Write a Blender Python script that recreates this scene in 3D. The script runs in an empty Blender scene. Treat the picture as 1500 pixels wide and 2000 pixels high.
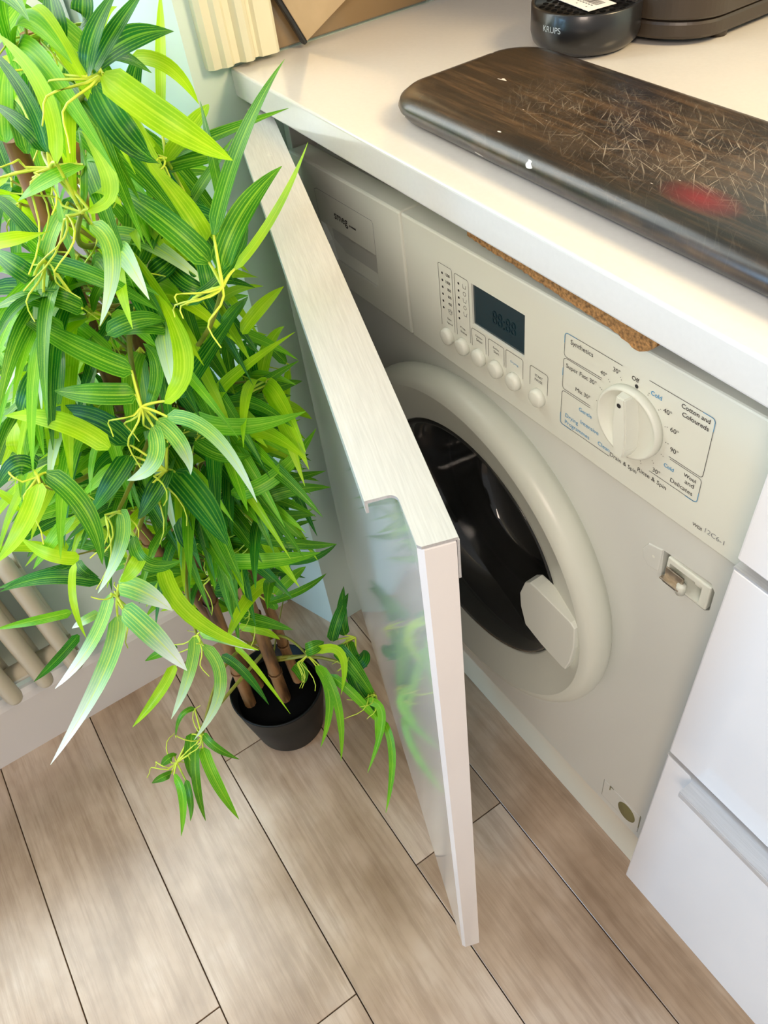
import bpy, bmesh, math, random
from mathutils import Vector, Matrix, Euler
random.seed(7)
S = bpy.context.scene
C = S.collection

# ---------------------------------------------------------------- camera
cam_d = bpy.data.cameras.new('camera')
cam = bpy.data.objects.new('camera', cam_d); C.objects.link(cam)
R = ((0.552621, 0.827002, -0.103329), (0.574725, -0.467927, -0.671368), (-0.603573, 0.311627, -0.733886))
rot = Matrix((R[0], [-v for v in R[1]], [-v for v in R[2]])).transposed()
cam.matrix_world = Matrix.Translation((0.80561, -0.32155, 1.1923)) @ rot.to_4x4()
cam_d.sensor_fit = 'HORIZONTAL'; cam_d.sensor_width = 36
cam_d.lens = 1554.92 / 1500 * 36
cam_d.clip_start = 0.01
S.camera = cam

# ---------------------------------------------------------------- world and lights
W = bpy.data.worlds.new('daylight'); S.world = W; W.use_nodes = True
bg = W.node_tree.nodes['Background']
bg.inputs[0].default_value = (0.98, 0.98, 1.0, 1); bg.inputs[1].default_value = 0.50

def area(name, loc, target, size, power, color, size_y=None):
    d = bpy.data.lights.new(name, 'AREA'); d.energy = power; d.color = color
    d.size = size
    if size_y: d.shape = 'RECTANGLE'; d.size_y = size_y
    o = bpy.data.objects.new(name, d); C.objects.link(o)
    o.location = loc
    o.rotation_euler = (Vector(target) - Vector(loc)).to_track_quat('-Z', 'Y').to_euler()
    return o
# daylight from outside the tall window, from the glazed wall behind, and the warm kitchen lamp over the worktop
area('window_daylight', (-0.75, -0.75, 1.60), (0.35, -0.25, 0.6), 1.2, 52, (0.93, 1.0, 0.96), 1.9)
area('patio_daylight', (-0.25, -2.95, 1.25), (0.35, 0.0, 0.70), 1.3, 90, (0.30, 0.63, 1.0), 1.5)
area('kitchen_lamp', (0.95, 0.50, 1.60), (0.62, 0.1, 0.9), 0.30, 12, (1.0, 0.74, 0.40))
area('ceiling_lamp', (1.6, -1.3, 2.1), (0.7, -0.1, 0.5), 0.6, 24, (1.0, 0.82, 0.68))
S.view_settings.view_transform = 'Standard'
S.view_settings.look = 'None'
S.view_settings.gamma = 1
S.view_settings.exposure = 0.05
S.view_settings.use_curve_mapping = False

# ---------------------------------------------------------------- materials
def newmat(name):
    m = bpy.data.materials.new(name); m.use_nodes = True
    return m, m.node_tree, m.node_tree.nodes['Principled BSDF']
def mat(name, col, rough=0.5, metal=0.0, coat=0.0, noise=0.0, nscale=20, bump=0.0, spec=None, trans=0.0, ior=None, stretch=None):
    m, nt, p = newmat(name)
    p.inputs['Base Color'].default_value = (*col, 1)
    p.inputs['Roughness'].default_value = rough
    p.inputs['Metallic'].default_value = metal
    p.inputs['Coat Weight'].default_value = coat
    p.inputs['Coat Roughness'].default_value = 0.07
    if spec is not None: p.inputs['Specular IOR Level'].default_value = spec
    if trans: p.inputs['Transmission Weight'].default_value = trans
    if ior: p.inputs['IOR'].default_value = ior
    if noise or bump:
        tc = nt.nodes.new('ShaderNodeTexCoord'); mp = nt.nodes.new('ShaderNodeMapping')
        nt.links.new(tc.outputs['Object'], mp.inputs[0])
        if stretch: mp.inputs['Scale'].default_value = stretch
        n = nt.nodes.new('ShaderNodeTexNoise'); n.inputs['Scale'].default_value = nscale
        n.inputs['Detail'].default_value = 6
        nt.links.new(mp.outputs[0], n.inputs['Vector'])
        if noise:
            r = nt.nodes.new('ShaderNodeValToRGB')
            r.color_ramp.elements[0].position = 0.3; r.color_ramp.elements[1].position = 0.7
            r.color_ramp.elements[0].color = (*[c * (1 - noise) for c in col], 1)
            r.color_ramp.elements[1].color = (*[min(1, c * (1 + noise)) for c in col], 1)
            nt.links.new(n.outputs['Fac'], r.inputs[0]); nt.links.new(r.outputs[0], p.inputs['Base Color'])
        if bump:
            b = nt.nodes.new('ShaderNodeBump'); b.inputs['Strength'].default_value = bump; b.inputs['Distance'].default_value = 0.002
            nt.links.new(n.outputs['Fac'], b.inputs['Height']); nt.links.new(b.outputs[0], p.inputs['Normal'])
    return m
def ramp(nt, fac, stops):
    r = nt.nodes.new('ShaderNodeValToRGB'); e = r.color_ramp.elements
    while len(e) < len(stops): e.new(0.5)
    for k, (pos, c) in enumerate(stops): e[k].position = pos; e[k].color = (*c, 1)
    nt.links.new(fac, r.inputs[0]); return r.outputs[0]
def mixc(nt, a, b, fac, mode='MIX'):
    x = nt.nodes.new('ShaderNodeMix'); x.data_type = 'RGBA'; x.blend_type = mode
    for s, v in ((x.inputs[6], a), (x.inputs[7], b), (x.inputs[0], fac)):
        if isinstance(v, (tuple, float, int)): s.default_value = (*v, 1) if isinstance(v, tuple) else v
        else: nt.links.new(v, s)
    return x.outputs[2]
def noise_tex(nt, scale, stretch=(1, 1, 1), detail=6, rnd=False, rough=0.55):
    tc = nt.nodes.new('ShaderNodeTexCoord'); mp = nt.nodes.new('ShaderNodeMapping')
    mp.inputs['Scale'].default_value = stretch
    nt.links.new(tc.outputs['Object'], mp.inputs[0])
    if rnd:
        oi = nt.nodes.new('ShaderNodeObjectInfo'); ml = nt.nodes.new('ShaderNodeMath'); ml.operation = 'MULTIPLY'
        ml.inputs[1].default_value = 37.0; nt.links.new(oi.outputs['Random'], ml.inputs[0])
        nt.links.new(ml.outputs[0], mp.inputs['Location'])
    n = nt.nodes.new('ShaderNodeTexNoise'); n.inputs['Scale'].default_value = scale
    n.inputs['Detail'].default_value = detail; n.inputs['Roughness'].default_value = rough
    nt.links.new(mp.outputs[0], n.inputs['Vector'])
    return n.outputs['Fac']

def plank_material():
    m, nt, p = newmat('limed_oak_plank')
    big = noise_tex(nt, 5.0, (1, 1.4, 1), 4, True)
    base = ramp(nt, big, [(0.32, (0.33, 0.215, 0.13)), (0.50, (0.49, 0.345, 0.23)), (0.68, (0.62, 0.48, 0.36))])
    fine = noise_tex(nt, 60, (0.10, 1.6, 1), 8, True, 0.7)
    g = ramp(nt, fine, [(0.40, (0.62, 0.58, 0.55)), (0.56, (1, 1, 1))])
    col = mixc(nt, base, g, 0.5, 'MULTIPLY')
    med = noise_tex(nt, 18, (0.35, 1.5, 1), 5, True)
    k = ramp(nt, med, [(0.60, (1, 1, 1)), (0.74, (0.62, 0.58, 0.52))])
    col = mixc(nt, col, k, 0.6, 'MULTIPLY')
    nt.links.new(col, p.inputs['Base Color'])
    p.inputs['Roughness'].default_value = 0.24
    p.inputs['Specular IOR Level'].default_value = 0.8
    b = nt.nodes.new('ShaderNodeBump'); b.inputs['Strength'].default_value = 0.15; b.inputs['Distance'].default_value = 0.001
    nt.links.new(fine, b.inputs['Height']); nt.links.new(b.outputs[0], p.inputs['Normal'])
    return m
M = {}
M['plank'] = plank_material()
M['grout'] = mat('dark_joint', (0.13, 0.085, 0.05), 0.9)
M['wall'] = mat('pale_wall_paint', (0.62, 0.74, 0.68), 0.6, noise=0.03, nscale=8)
M['skirting'] = mat('white_gloss_wood', (0.74, 0.71, 0.68), 0.35)
M['cream'] = mat('cream_painted_wood', (0.72, 0.68, 0.50), 0.4, noise=0.02, nscale=6)
M['tile'] = mat('brown_glazed_splashback', (0.22, 0.145, 0.07), 0.18, coat=0.5)
M['worktop'] = mat('cream_quartz', (0.62, 0.585, 0.54), 0.14, coat=0.3, noise=0.015, nscale=250)
M['chipboard'] = mat('bare_chipboard', (0.34, 0.17, 0.055), 0.9, noise=0.6, nscale=420, bump=0.8)
M['gloss'] = mat('white_gloss_lacquer', (0.77, 0.72, 0.68), 0.10, coat=0.7)
M['machine'] = mat('off_white_enamel', (0.66, 0.69, 0.655), 0.25, coat=0.25)
M['machine2'] = mat('off_white_plastic', (0.71, 0.74, 0.67), 0.35)
M['ring'] = mat('grey_white_plastic', (0.65, 0.68, 0.60), 0.32)
M['steel'] = None
M['dark'] = mat('dark_gap', (0.02, 0.02, 0.02), 0.8)
M['plinth'] = mat('cream_plinth_board', (0.68, 0.55, 0.38), 0.4)
M['lcd'] = mat('dark_teal_display', (0.004, 0.028, 0.045), 0.12, coat=1.0)
M['ink'] = mat('black_print', (0.02, 0.02, 0.022), 0.6)
M['blueink'] = mat('blue_print', (0.03, 0.28, 0.55), 0.6)
M['greyink'] = mat('grey_print', (0.25, 0.27, 0.28), 0.6)
M['rubber'] = mat('grey_rubber_gasket', (0.055, 0.05, 0.045), 0.35)
M['drum'] = mat('drum_steel', (0.10, 0.10, 0.11), 0.35, metal=0.8)
M['olive'] = mat('olive_filter_cap', (0.17, 0.16, 0.055), 0.5)
M['catch'] = mat('worn_zinc_catch', (0.45, 0.38, 0.30), 0.3, metal=0.9, noise=0.3, nscale=120)
M['pocket'] = mat('yellowed_plastic', (0.52, 0.40, 0.18), 0.5)
M['black'] = mat('satin_black_plastic', (0.012, 0.012, 0.013), 0.28, coat=0.2)
M['pot'] = mat('matt_black_pot', (0.005, 0.006, 0.006), 0.5, spec=0.25)
M['soil'] = mat('black_filler', (0.002, 0.002, 0.002), 0.9, spec=0.1)
M['coffee'] = mat('brown_black_plastic', (0.040, 0.028, 0.018), 0.38)
M['paper'] = mat('white_label_paper', (0.85, 0.83, 0.80), 0.6)
M['silver'] = mat('silver_lettering', (0.45, 0.50, 0.52), 0.4)
M['radiator'] = mat('ivory_radiator_enamel', (0.62, 0.56, 0.42), 0.35)
M['frame'] = mat('white_window_frame', (0.80, 0.84, 0.82), 0.35)
M['tan_metal'] = mat('brushed_tan_metal', (0.50, 0.38, 0.24), 0.4, metal=0.3, noise=0.1, nscale=30)
M['cane'] = None

def steel_material():
    m, nt, p = newmat('brushed_steel')
    f = noise_tex(nt, 420, (0.10, 2.0, 1), 4)
    c = ramp(nt, f, [(0.3, (0.66, 0.67, 0.68)), (0.7, (0.76, 0.77, 0.78))])
    s = noise_tex(nt, 14, (1, 1, 1), 8, False, 0.75)
    sp = ramp(nt, s, [(0.66, (0, 0, 0)), (0.72, (1, 1, 1))])
    c = mixc(nt, c, (0.9, 0.9, 0.88), sp)
    nt.links.new(c, p.inputs['Base Color'])
    p.inputs['Metallic'].default_value = 0.75; p.inputs['Roughness'].default_value = 0.42
    b = nt.nodes.new('ShaderNodeBump'); b.inputs['Strength'].default_value = 0.03; b.inputs['Distance'].default_value = 0.0003
    nt.links.new(f, b.inputs['Height']); nt.links.new(b.outputs[0], p.inputs['Normal'])
    return m
M['steel'] = steel_material()

def cane_material():
    m, nt, p = newmat('bamboo_cane')
    f = noise_tex(nt, 45, (1, 1, 0.15), 6)
    c = ramp(nt, f, [(0.36, (0.045, 0.02, 0.008)), (0.50, (0.26, 0.125, 0.045)), (0.75, (0.42, 0.22, 0.09))])
    nt.links.new(c, p.inputs['Base Color']); p.inputs['Roughness'].default_value = 0.45
    return m
M['cane'] = cane_material()

def leaf_material(name, dark, light, vein, glare_tip=None, trans=0.35):
    m, nt, p = newmat(name)
    uv = nt.nodes.new('ShaderNodeUVMap'); sp = nt.nodes.new('ShaderNodeSeparateXYZ')
    nt.links.new(uv.outputs[0], sp.inputs[0])
    w = nt.nodes.new('ShaderNodeMath'); w.operation = 'MULTIPLY'; w.inputs[1].default_value = 44.0
    nt.links.new(sp.outputs[0], w.inputs[0])
    sn = nt.nodes.new('ShaderNodeMath'); sn.operation = 'SINE'; nt.links.new(w.outputs[0], sn.inputs[0])
    mr = nt.nodes.new('ShaderNodeMapRange'); mr.inputs[1].default_value = 0.35; mr.inputs[2].default_value = 1.0
    nt.links.new(sn.outputs[0], mr.inputs[0])
    f = noise_tex(nt, 22, (1, 1, 1), 3)
    base = ramp(nt, f, [(0.35, dark), (0.65, light)])
    n2 = noise_tex(nt, 900, (1, 1, 1), 2)
    st = nt.nodes.new('ShaderNodeMath'); st.operation = 'MULTIPLY'
    nt.links.new(mr.outputs[0], st.inputs[0]); nt.links.new(n2, st.inputs[1])
    col = mixc(nt, base, vein, st.outputs[0])
    if glare_tip:  # sun glare and gloss sheen painted into the colour towards the tip
        t = nt.nodes.new('ShaderNodeMapRange'); t.inputs[1].default_value = 0.45; t.inputs[2].default_value = 0.85
        nt.links.new(sp.outputs[1], t.inputs[0]); col = mixc(nt, col, glare_tip, t.outputs[0])
    # pale midrib
    a = nt.nodes.new('ShaderNodeMath'); a.operation = 'SUBTRACT'; a.inputs[1].default_value = 0.5; nt.links.new(sp.outputs[0], a.inputs[0])
    ab = nt.nodes.new('ShaderNodeMath'); ab.operation = 'ABSOLUTE'; nt.links.new(a.outputs[0], ab.inputs[0])
    mrr = nt.nodes.new('ShaderNodeMapRange'); mrr.inputs[1].default_value = 0.06; mrr.inputs[2].default_value = 0.02
    nt.links.new(ab.outputs[0], mrr.inputs[0])
    hf = nt.nodes.new('ShaderNodeMath'); hf.operation = 'MULTIPLY'; hf.inputs[1].default_value = 0.6; nt.links.new(mrr.outputs[0], hf.inputs[0])
    col = mixc(nt, col, vein, hf.outputs[0])
    nt.links.new(col, p.inputs['Base Color'])
    p.inputs['Roughness'].default_value = 0.42; p.inputs['Specular IOR Level'].default_value = 0.35
    tr = nt.nodes.new('ShaderNodeBsdfTranslucent'); nt.links.new(col, tr.inputs[0])
    mx = nt.nodes.new('ShaderNodeMixShader'); mx.inputs[0].default_value = trans
    nt.links.new(p.outputs[0], mx.inputs[1]); nt.links.new(tr.outputs[0], mx.inputs[2])
    nt.links.new(mx.outputs[0], nt.nodes['Material Output'].inputs[0])
    return m
LM = [leaf_material('leaf_dark_green', (0.005, 0.10, 0.008), (0.012, 0.20, 0.010), (0.22, 0.52, 0.03)),
      leaf_material('leaf_mid_green', (0.03, 0.20, 0.004), (0.075, 0.32, 0.008), (0.36, 0.66, 0.04)),
      leaf_material('leaf_bright_green', (0.10, 0.42, 0.006), (0.20, 0.56, 0.01), (0.46, 0.76, 0.05)),
      leaf_material('leaf_lime', (0.30, 0.64, 0.004), (0.50, 0.80, 0.01), (0.66, 0.88, 0.04), trans=0.45),
      leaf_material('leaf_pale_glare_tip', (0.12, 0.42, 0.06), (0.26, 0.58, 0.10), (0.70, 0.88, 0.12), (0.70, 0.90, 0.62)),  # pale tip colour stands in for sheen on the leaf
      leaf_material('leaf_white_glare_tip', (0.16, 0.50, 0.12), (0.34, 0.68, 0.16), (0.75, 0.90, 0.15), (0.88, 0.95, 0.85))]  # near-white tip colour stands in for overexposed sun on the leaf
M['twig'] = mat('yellow_green_twig', (0.58, 0.70, 0.05), 0.4)
M['branch'] = mat('olive_branch', (0.26, 0.26, 0.03), 0.45)

# ---------------------------------------------------------------- geometry helpers
def obj(name, bm, m, parent=None, smooth=False, loc=None):
    me = bpy.data.meshes.new(name); bm.to_mesh(me); bm.free()
    return obj_me(name, me, m, parent, smooth, loc)
def obj_me(name, me, m, parent=None, smooth=False, loc=None):
    if m:
        for k in (m if isinstance(m, (list, tuple)) else [m]): me.materials.append(k)
    if smooth:
        for p in me.polygons: p.use_smooth = True
    o = bpy.data.objects.new(name, me); C.objects.link(o)
    if parent: o.parent = parent
    if loc: o.location = loc
    return o
def empty(name, loc=(0, 0, 0), rotm=None):
    o = bpy.data.objects.new(name, None); C.objects.link(o); o.empty_display_size = 0.05
    mw = Matrix.Translation(loc)
    if rotm: mw = mw @ rotm.to_4x4()
    o.matrix_world = mw
    return o
def tag(o, label, cat, group=None):
    o['label'] = label; o['category'] = cat
    if group: o['group'] = group
    return o
def struct(o): o['kind'] = 'structure'; return o
def add_box(bm, x0, x1, y0, y1, z0, z1, bev=0.0, seg=2):
    vs = [bm.verts.new((x, y, z)) for x in (x0, x1) for y in (y0, y1) for z in (z0, z1)]
    fs = [(0, 1, 3, 2), (4, 6, 7, 5), (0, 4, 5, 1), (2, 3, 7, 6), (0, 2, 6, 4), (1, 5, 7, 3)]
    F = [bm.faces.new([vs[i] for i in f]) for f in fs]
    bmesh.ops.recalc_face_normals(bm, faces=F)
    if bev:
        es = list({e for f in F for e in f.edges})
        bmesh.ops.bevel(bm, geom=es, offset=bev, segments=seg, affect='EDGES', profile=0.5)
def box(name, x0, x1, y0, y1, z0, z1, m, parent=None, bev=0.0, seg=2, loc=None):
    bm = bmesh.new(); add_box(bm, x0, x1, y0, y1, z0, z1, bev, seg)
    return obj(name, bm, m, parent, False, loc)
def add_prism(bm, pts, a0, a1, axis='z', bev=0.0, seg=2):
    """extrude a 2D outline: axis z -> (x,y), y -> (x,z), x -> (y,z)"""
    def P(p, a): return (p[0], p[1], a) if axis == 'z' else ((p[0], a, p[1]) if axis == 'y' else (a, p[0], p[1]))
    A = [bm.verts.new(P(p, a0)) for p in pts]; B = [bm.verts.new(P(p, a1)) for p in pts]
    F = [bm.faces.new(A), bm.faces.new(B)]
    n = len(pts)
    for i in range(n): F.append(bm.faces.new((A[i], A[(i + 1) % n], B[(i + 1) % n], B[i])))
    bmesh.ops.recalc_face_normals(bm, faces=F)
    if bev:
        es = [e for f in F[:2] for e in f.edges]
        bmesh.ops.bevel(bm, geom=list(set(es)), offset=bev, segments=seg, affect='EDGES', profile=0.5)
def rrect(x0, x1, y0, y1, r, n=4):
    out = []
    for cx, cy, a0 in ((x1 - r, y1 - r, 0), (x0 + r, y1 - r, 90), (x0 + r, y0 + r, 180), (x1 - r, y0 + r, 270)):
        for k in range(n + 1):
            a = math.radians(a0 + 90 * k / n); out.append((cx + r * math.cos(a), cy + r * math.sin(a)))
    return out
def add_lathe(bm, prof, n=48, axis='z', cx=0, cy=0, close=False):
    """prof: (radius, height); axis y -> height runs along y, centre (cx, cz)"""
    rings = []
    for r, h in prof:
        ring = []
        for k in range(n):
            a = 2 * math.pi * k / n; c, s = math.cos(a), math.sin(a)
            ring.append(bm.verts.new((cx + r * c, cy + r * s, h) if axis == 'z' else (cx + r * c, h, cy + r * s)))
        rings.append(ring)
    F = []
    m = len(rings)
    for i in range(m if close else m - 1):
        A, B = rings[i], rings[(i + 1) % m]
        for k in range(n): F.append(bm.faces.new((A[k], A[(k + 1) % n], B[(k + 1) % n], B[k])))
    if not close:
        if prof[0][0] > 1e-6: F.append(bm.faces.new(rings[0]))
        if prof[-1][0] > 1e-6: F.append(bm.faces.new(rings[-1]))
    bmesh.ops.remove_doubles(bm, verts=[v for r_ in rings for v in r_], dist=1e-7)
    bmesh.ops.recalc_face_normals(bm, faces=[f for f in bm.faces])
def add_tube(bm, pts, r, n=6, r1=None):
    pts = [Vector(p) for p in pts]; rings = []
    m = len(pts)
    for i, p in enumerate(pts):
        t = (pts[min(i + 1, m - 1)] - pts[max(i - 1, 0)]).normalized()
        u = t.cross(Vector((0.31, 0.87, 0.12)))
        if u.length < 1e-3: u = t.cross(Vector((1, 0, 0)))
        u.normalize(); v = t.cross(u)
        rr = r if r1 is None else r + (r1 - r) * i / (m - 1)
        rings.append([bm.verts.new(p + (u * math.cos(2 * math.pi * k / n) + v * math.sin(2 * math.pi * k / n)) * rr) for k in range(n)])
    for A, B in zip(rings, rings[1:]):
        for k in range(n): bm.faces.new((A[k], A[(k + 1) % n], B[(k + 1) % n], B[k]))
    bm.faces.new(rings[0]); bm.faces.new(list(reversed(rings[-1])))
def bez(a, b, c, t): return a * (1 - t) ** 2 + b * 2 * t * (1 - t) + c * t * t
def boolean(o, cutters):
    for c in cutters:
        md = o.modifiers.new('cut', 'BOOLEAN'); md.operation = 'DIFFERENCE'; md.solver = 'EXACT'; md.object = c
    bpy.context.view_layer.update()
    dg = bpy.context.evaluated_depsgraph_get()
    me = bpy.data.meshes.new_from_object(o.evaluated_get(dg))
    o.modifiers.clear(); old = o.data; o.data = me; bpy.data.meshes.remove(old)
    for c in cutters: bpy.data.objects.remove(c, do_unlink=True)
_fonts = {}
def text_mesh(name, s, x0, z0, width, m, parent, y=-0.0007, height=None, bold=False):
    cu = bpy.data.curves.new('t', 'FONT'); cu.body = s; cu.size = 1.0; cu.resolution_u = 3
    if bold: cu.offset = 0.010
    t = bpy.data.objects.new('t', cu); C.objects.link(t)
    bpy.context.view_layer.update()
    me = bpy.data.meshes.new_from_object(t.evaluated_get(bpy.context.evaluated_depsgraph_get()))
    bpy.data.objects.remove(t, do_unlink=True)
    xs = [v.co.x for v in me.vertices]; ys = [v.co.y for v in me.vertices]
    sx = width / (max(xs) - min(xs)); sz = height / (max(ys) - min(ys)) if height else sx
    mnx = min(xs)
    for v in me.vertices: v.co = ((v.co.x - mnx) * sx + x0, y, v.co.y * sz + z0)
    return obj_me(name, me, m, parent)
# ================================================================= SETTING
ZT = 0.8946; ZB = 0.1796; HB = 0.9009; H = 0.928          # door top, door bottom, worktop underside and top
DG = math.radians
floor = struct(box('floor', -0.118, 2.2, -1.9, 0.62, -0.03, -0.006, M['grout']))
rows_y = [0.62, 0.1488, -0.0075, -0.1635, -0.3215, -0.479, -0.636, -0.793, -0.950, -1.107]
joint0 = [0.3, 0.10, 0.43, 0.117, 0.517, 0.425, 0.75, 0.05, 0.6]
rows = list(zip(rows_y[1:-1], rows_y[2:], joint0[1:]))
g = 0.0008
for y1, y0, j in rows:
    xs = [-0.118]
    x = j - 2.7
    while x < 2.2:
        if x > -0.10: xs.append(x)
        x += 0.9
    xs.append(2.2)
    for a, b in zip(xs, xs[1:]):
        bm = bmesh.new(); add_box(bm, -(b - a) / 2 + g, (b - a) / 2 - g, -(y1 - y0) / 2 + g, (y1 - y0) / 2 - g, -0.006, 0, 0.0004, 1)
        o = obj('plank', bm, M['plank'], floor); o.location = ((a + b) / 2, (y0 + y1) / 2, 0)
# left wall beyond the window recess, splayed reveal, wall below and above the window
bm = bmesh.new()
add_prism(bm, [(0.0, -0.04), (0.0, 0.62), (-0.20, 0.62), (-0.20, -0.112), (-0.118, -0.083)], -0.006, 2.4, 'z')
wl = struct(obj('wall_left', bm, M['wall']))
wu = struct(box('wall_under_window', -0.24, -0.118, -1.9, -0.084, -0.006, 0.50, M['wall']))
wu.name = 'wall_left_lower'
struct(box('wall_left_upper', -0.24, -0.118, -1.9, -0.084, 2.15, 2.4, M['wall']))
struct(box('wall_left_far', -0.24, -0.118, -1.9, -1.30, 0.50, 2.15, M['wall']))
struct(box('wall_back', -0.20, 2.2, 0.62, 0.70, -0.006, 2.4, M['wall']))
sk = bmesh.new(); add_prism(sk, [(-0.118, 0), (-0.100, 0), (-0.100, 0.122), (-0.104, 0.132), (-0.112, 0.138), (-0.118, 0.138)], -1.9, -0.084, 'y')
for v in sk.verts: pass
struct(obj('baseboard_left', sk, M['skirting']))
wf = struct(empty('window_1', (-0.16, -0.7, 0.5)))
def wbox(n, *a, m=M['frame']):
    x0, x1, y0, y1, z0, z1 = a
    return box(n, x0 + 0.16, x1 + 0.16, y0 + 0.7, y1 + 0.7, z0 - 0.5, z1 - 0.5, m, wf, 0.003)
wbox('window_sill', -0.20, -0.108, -1.30, -0.088, 0.50, 0.525)
for y in (-0.145, -0.70, -1.30): wbox('window_jamb', -0.20, -0.14, y, y + 0.045, 0.525, 2.15)
for z in (0.525, 2.09): wbox('window_rail', -0.20, -0.14, -1.255, -0.145, z, z + 0.055)
gm, gnt, gp = newmat('window_pane_glass'); gp.inputs['Transmission Weight'].default_value = 1; gp.inputs['Roughness'].default_value = 0; gp.inputs['IOR'].default_value = 1.0
wbox('pane', -0.172, -0.168, -0.655, -0.145, 0.58, 2.09, m=gm); wbox('pane', -0.172, -0.168, -1.255, -0.70, 0.58, 2.09, m=gm)
# moulded architrave scribed over the worktop
prof = [(-0.0245, 0), (-0.0245, 0.009), (-0.020, 0.013), (-0.012, 0.013), (-0.008, 0.0165), (-0.002, 0.0165), (0.002, 0.012), (0.008, 0.012), (0.012, 0.018), (0.018, 0.020), (0.022, 0.017), (0.024, 0.013), (0.028, 0.013), (0.0305, 0.017), (0.046, 0.019), (0.0492, 0.017), (0.0492, 0)]
bm = bmesh.new(); add_prism(bm, [(h, y) for y, h in prof], 0.933, 2.2, 'z')
struct(obj('trim_1', bm, M['cream']))
# splashback tiles on the left wall
sb = empty('splashback', (0, 0.05, 0.93))
tag(sb, 'brown glazed splashback on the wall behind the leaning metal tray', 'splashback')
for i in range(3):
    for k in range(3):
        box('tile', 0.0005, 0.006, 0.0 + i * 0.19 + 0.001, (i + 1) * 0.19 - 0.001, k * 0.2 + 0.001, (k + 1) * 0.2 - 0.001, M['tile'], sb, 0.0012, 1)

# ================================================================= RADIATOR
rad = tag(empty('column_radiator', (-0.065, -0.9, 0.19)), 'ivory column radiator with upright tubes above the skirting board', 'radiator')
bm = bmesh.new()
ny = 16
for i in range(ny):
    y = -0.440 - i * 0.0475 + 0.9
    for x, nm in ((0.016, 'tube'), (-0.022, 'tube')):
        bm = bmesh.new()
        pr = [(0.0, 0.0), (0.006, 0.0015), (0.0105, 0.006), (0.0125, 0.013), (0.0125, 0.25), (0.0105, 0.262), (0.006, 0.268), (0, 0.27)]
        add_lathe(bm, pr, 14, 'z', x, y)
        obj('tube', bm, M['radiator'], rad, True)
for z in (0.035, 0.235):
    bm = bmesh.new(); add_tube(bm, [(-0.003, 0.475, z), (-0.003, -0.3, z)], 0.014, 10); obj('header', bm, M['radiator'], rad, True)
for y in (0.44, -0.1):
    box('wall_bracket', -0.053, -0.034, y, y + 0.02, 0.10, 0.13, M['radiator'], rad, 0.002)

# ================================================================= WORKTOP
wt = empty('worktop', (0, 0, HB))
tag(wt, 'cream stone worktop with a pale square front edge', 'worktop')
box('slab', 0.001, 2.2, 0.0, 0.619, 0.0, H - HB, M['worktop'], wt, 0.0022, 3)
bm = bmesh.new()
tab = [(0.350, 0.8800), (0.3673, 0.8787), (0.4031, 0.8780), (0.4365, 0.8765), (0.4627, 0.8752), (0.4861, 0.8742), (0.5065, 0.8732), (0.5180, 0.8712), (0.5252, 0.8693), (0.5340, 0.8720), (0.5416, 0.8800)]
top = []; bot = []; n = 60
for i in range(n + 1):
    x = tab[0][0] + (tab[-1][0] - tab[0][0]) * i / n
    for (xa, za), (xb, zb_) in zip(tab, tab[1:]):
        if xa <= x <= xb + 1e-9: zb = za + (zb_ - za) * (x - xa) / (xb - xa)
    top.append((x, 0)); bot.append((x, zb + random.uniform(-0.0007, 0.0007) - HB))
add_prism(bm, top + bot[::-1], 0.021, 0.032, 'y')
o = obj('chipboard_batten', bm, M['chipboard'], wt); o['label'] = 'ragged bare brown chipboard strip under the front edge'
for i in range(1): pass
# ================================================================= CABINETS
ep = tag(box('end_panel', 0.001, 0.013, 0.045, 0.60, 0.0, HB - 0.0005, M['gloss'], None, 0.001), 'white filler panel between wall and washing machine', 'panel')
pb = tag(box('plinth_board', 0.036, 2.2, 0.0859, 0.102, 0.0, 0.178, M['plinth'], None, 0.001), 'cream plinth board on the floor under the machine and drawers', 'plinth')

def handle_profile(bm, u0, u1, full_u1, n_in, n_out, lip, z, t=0.0022, flange=0.006, full_u0=0.0):
    """steel finger pull: plate on the top edge with a lip over the front, in (u, n) with n positive outwards"""
    r = 0.005
    pts = [(full_u0, n_in), (full_u1, n_in), (full_u1, n_out - 0.002), (full_u1 - 0.002, n_out), (u1 + r, n_out)]
    for k in range(5):
        a = math.pi / 2 * k / 4
        pts.append((u1 + r - r * math.sin(a), n_out + r - r * math.cos(a)))
    pts += [(u1, n_out + lip), (u0, n_out + lip)]
    for k in range(5):
        a = math.pi / 2 * k / 4
        pts.append((u0 - r + r * math.cos(a), n_out + r - r * math.sin(a)))
    pts.append((full_u0, n_out))
    return pts
# ---- the open door of the integrated machine
th = 0.3319
u = Vector((math.cos(th), -math.sin(th), 0)); nn = Vector((-math.sin(th), -math.cos(th), 0))
rotd = Matrix((u, nn, Vector((0, 0, -1)))).transposed()   # local x = along door, local y = outwards, local z = down
rotd = Matrix((u, -nn, Vector((0, 0, 1)))).transposed()   # right handed: local -y is outwards
door = tag(empty('cabinet_door', (0.0346, 0.0166, ZB), rotd), 'white gloss cabinet door standing open in front of the washing machine', 'cabinet door')
bm = bmesh.new()
add_prism(bm, [(0.0, 0.0), (0.0, -0.0165), (0.003, -0.0195), (0.594, -0.0195), (0.597, -0.0165), (0.597, 0.0)], 0, ZT - ZB, 'z', 0.0012)
obj('door_panel', bm, M['gloss'], door)
T = ZT - ZB
bm = bmesh.new()
pts = [(a, -b) for a, b in handle_profile(bm, 0.04, 0.558, 0.597, -0.001, 0.0197, 0.0172, 0)]
add_prism(bm, pts, T + 0.0002, T + 0.0024, 'z')
hp = obj('finger_pull', bm, M['steel'], door); hp['label'] = 'brushed steel pull along the top edge'
bm = bmesh.new()
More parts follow.
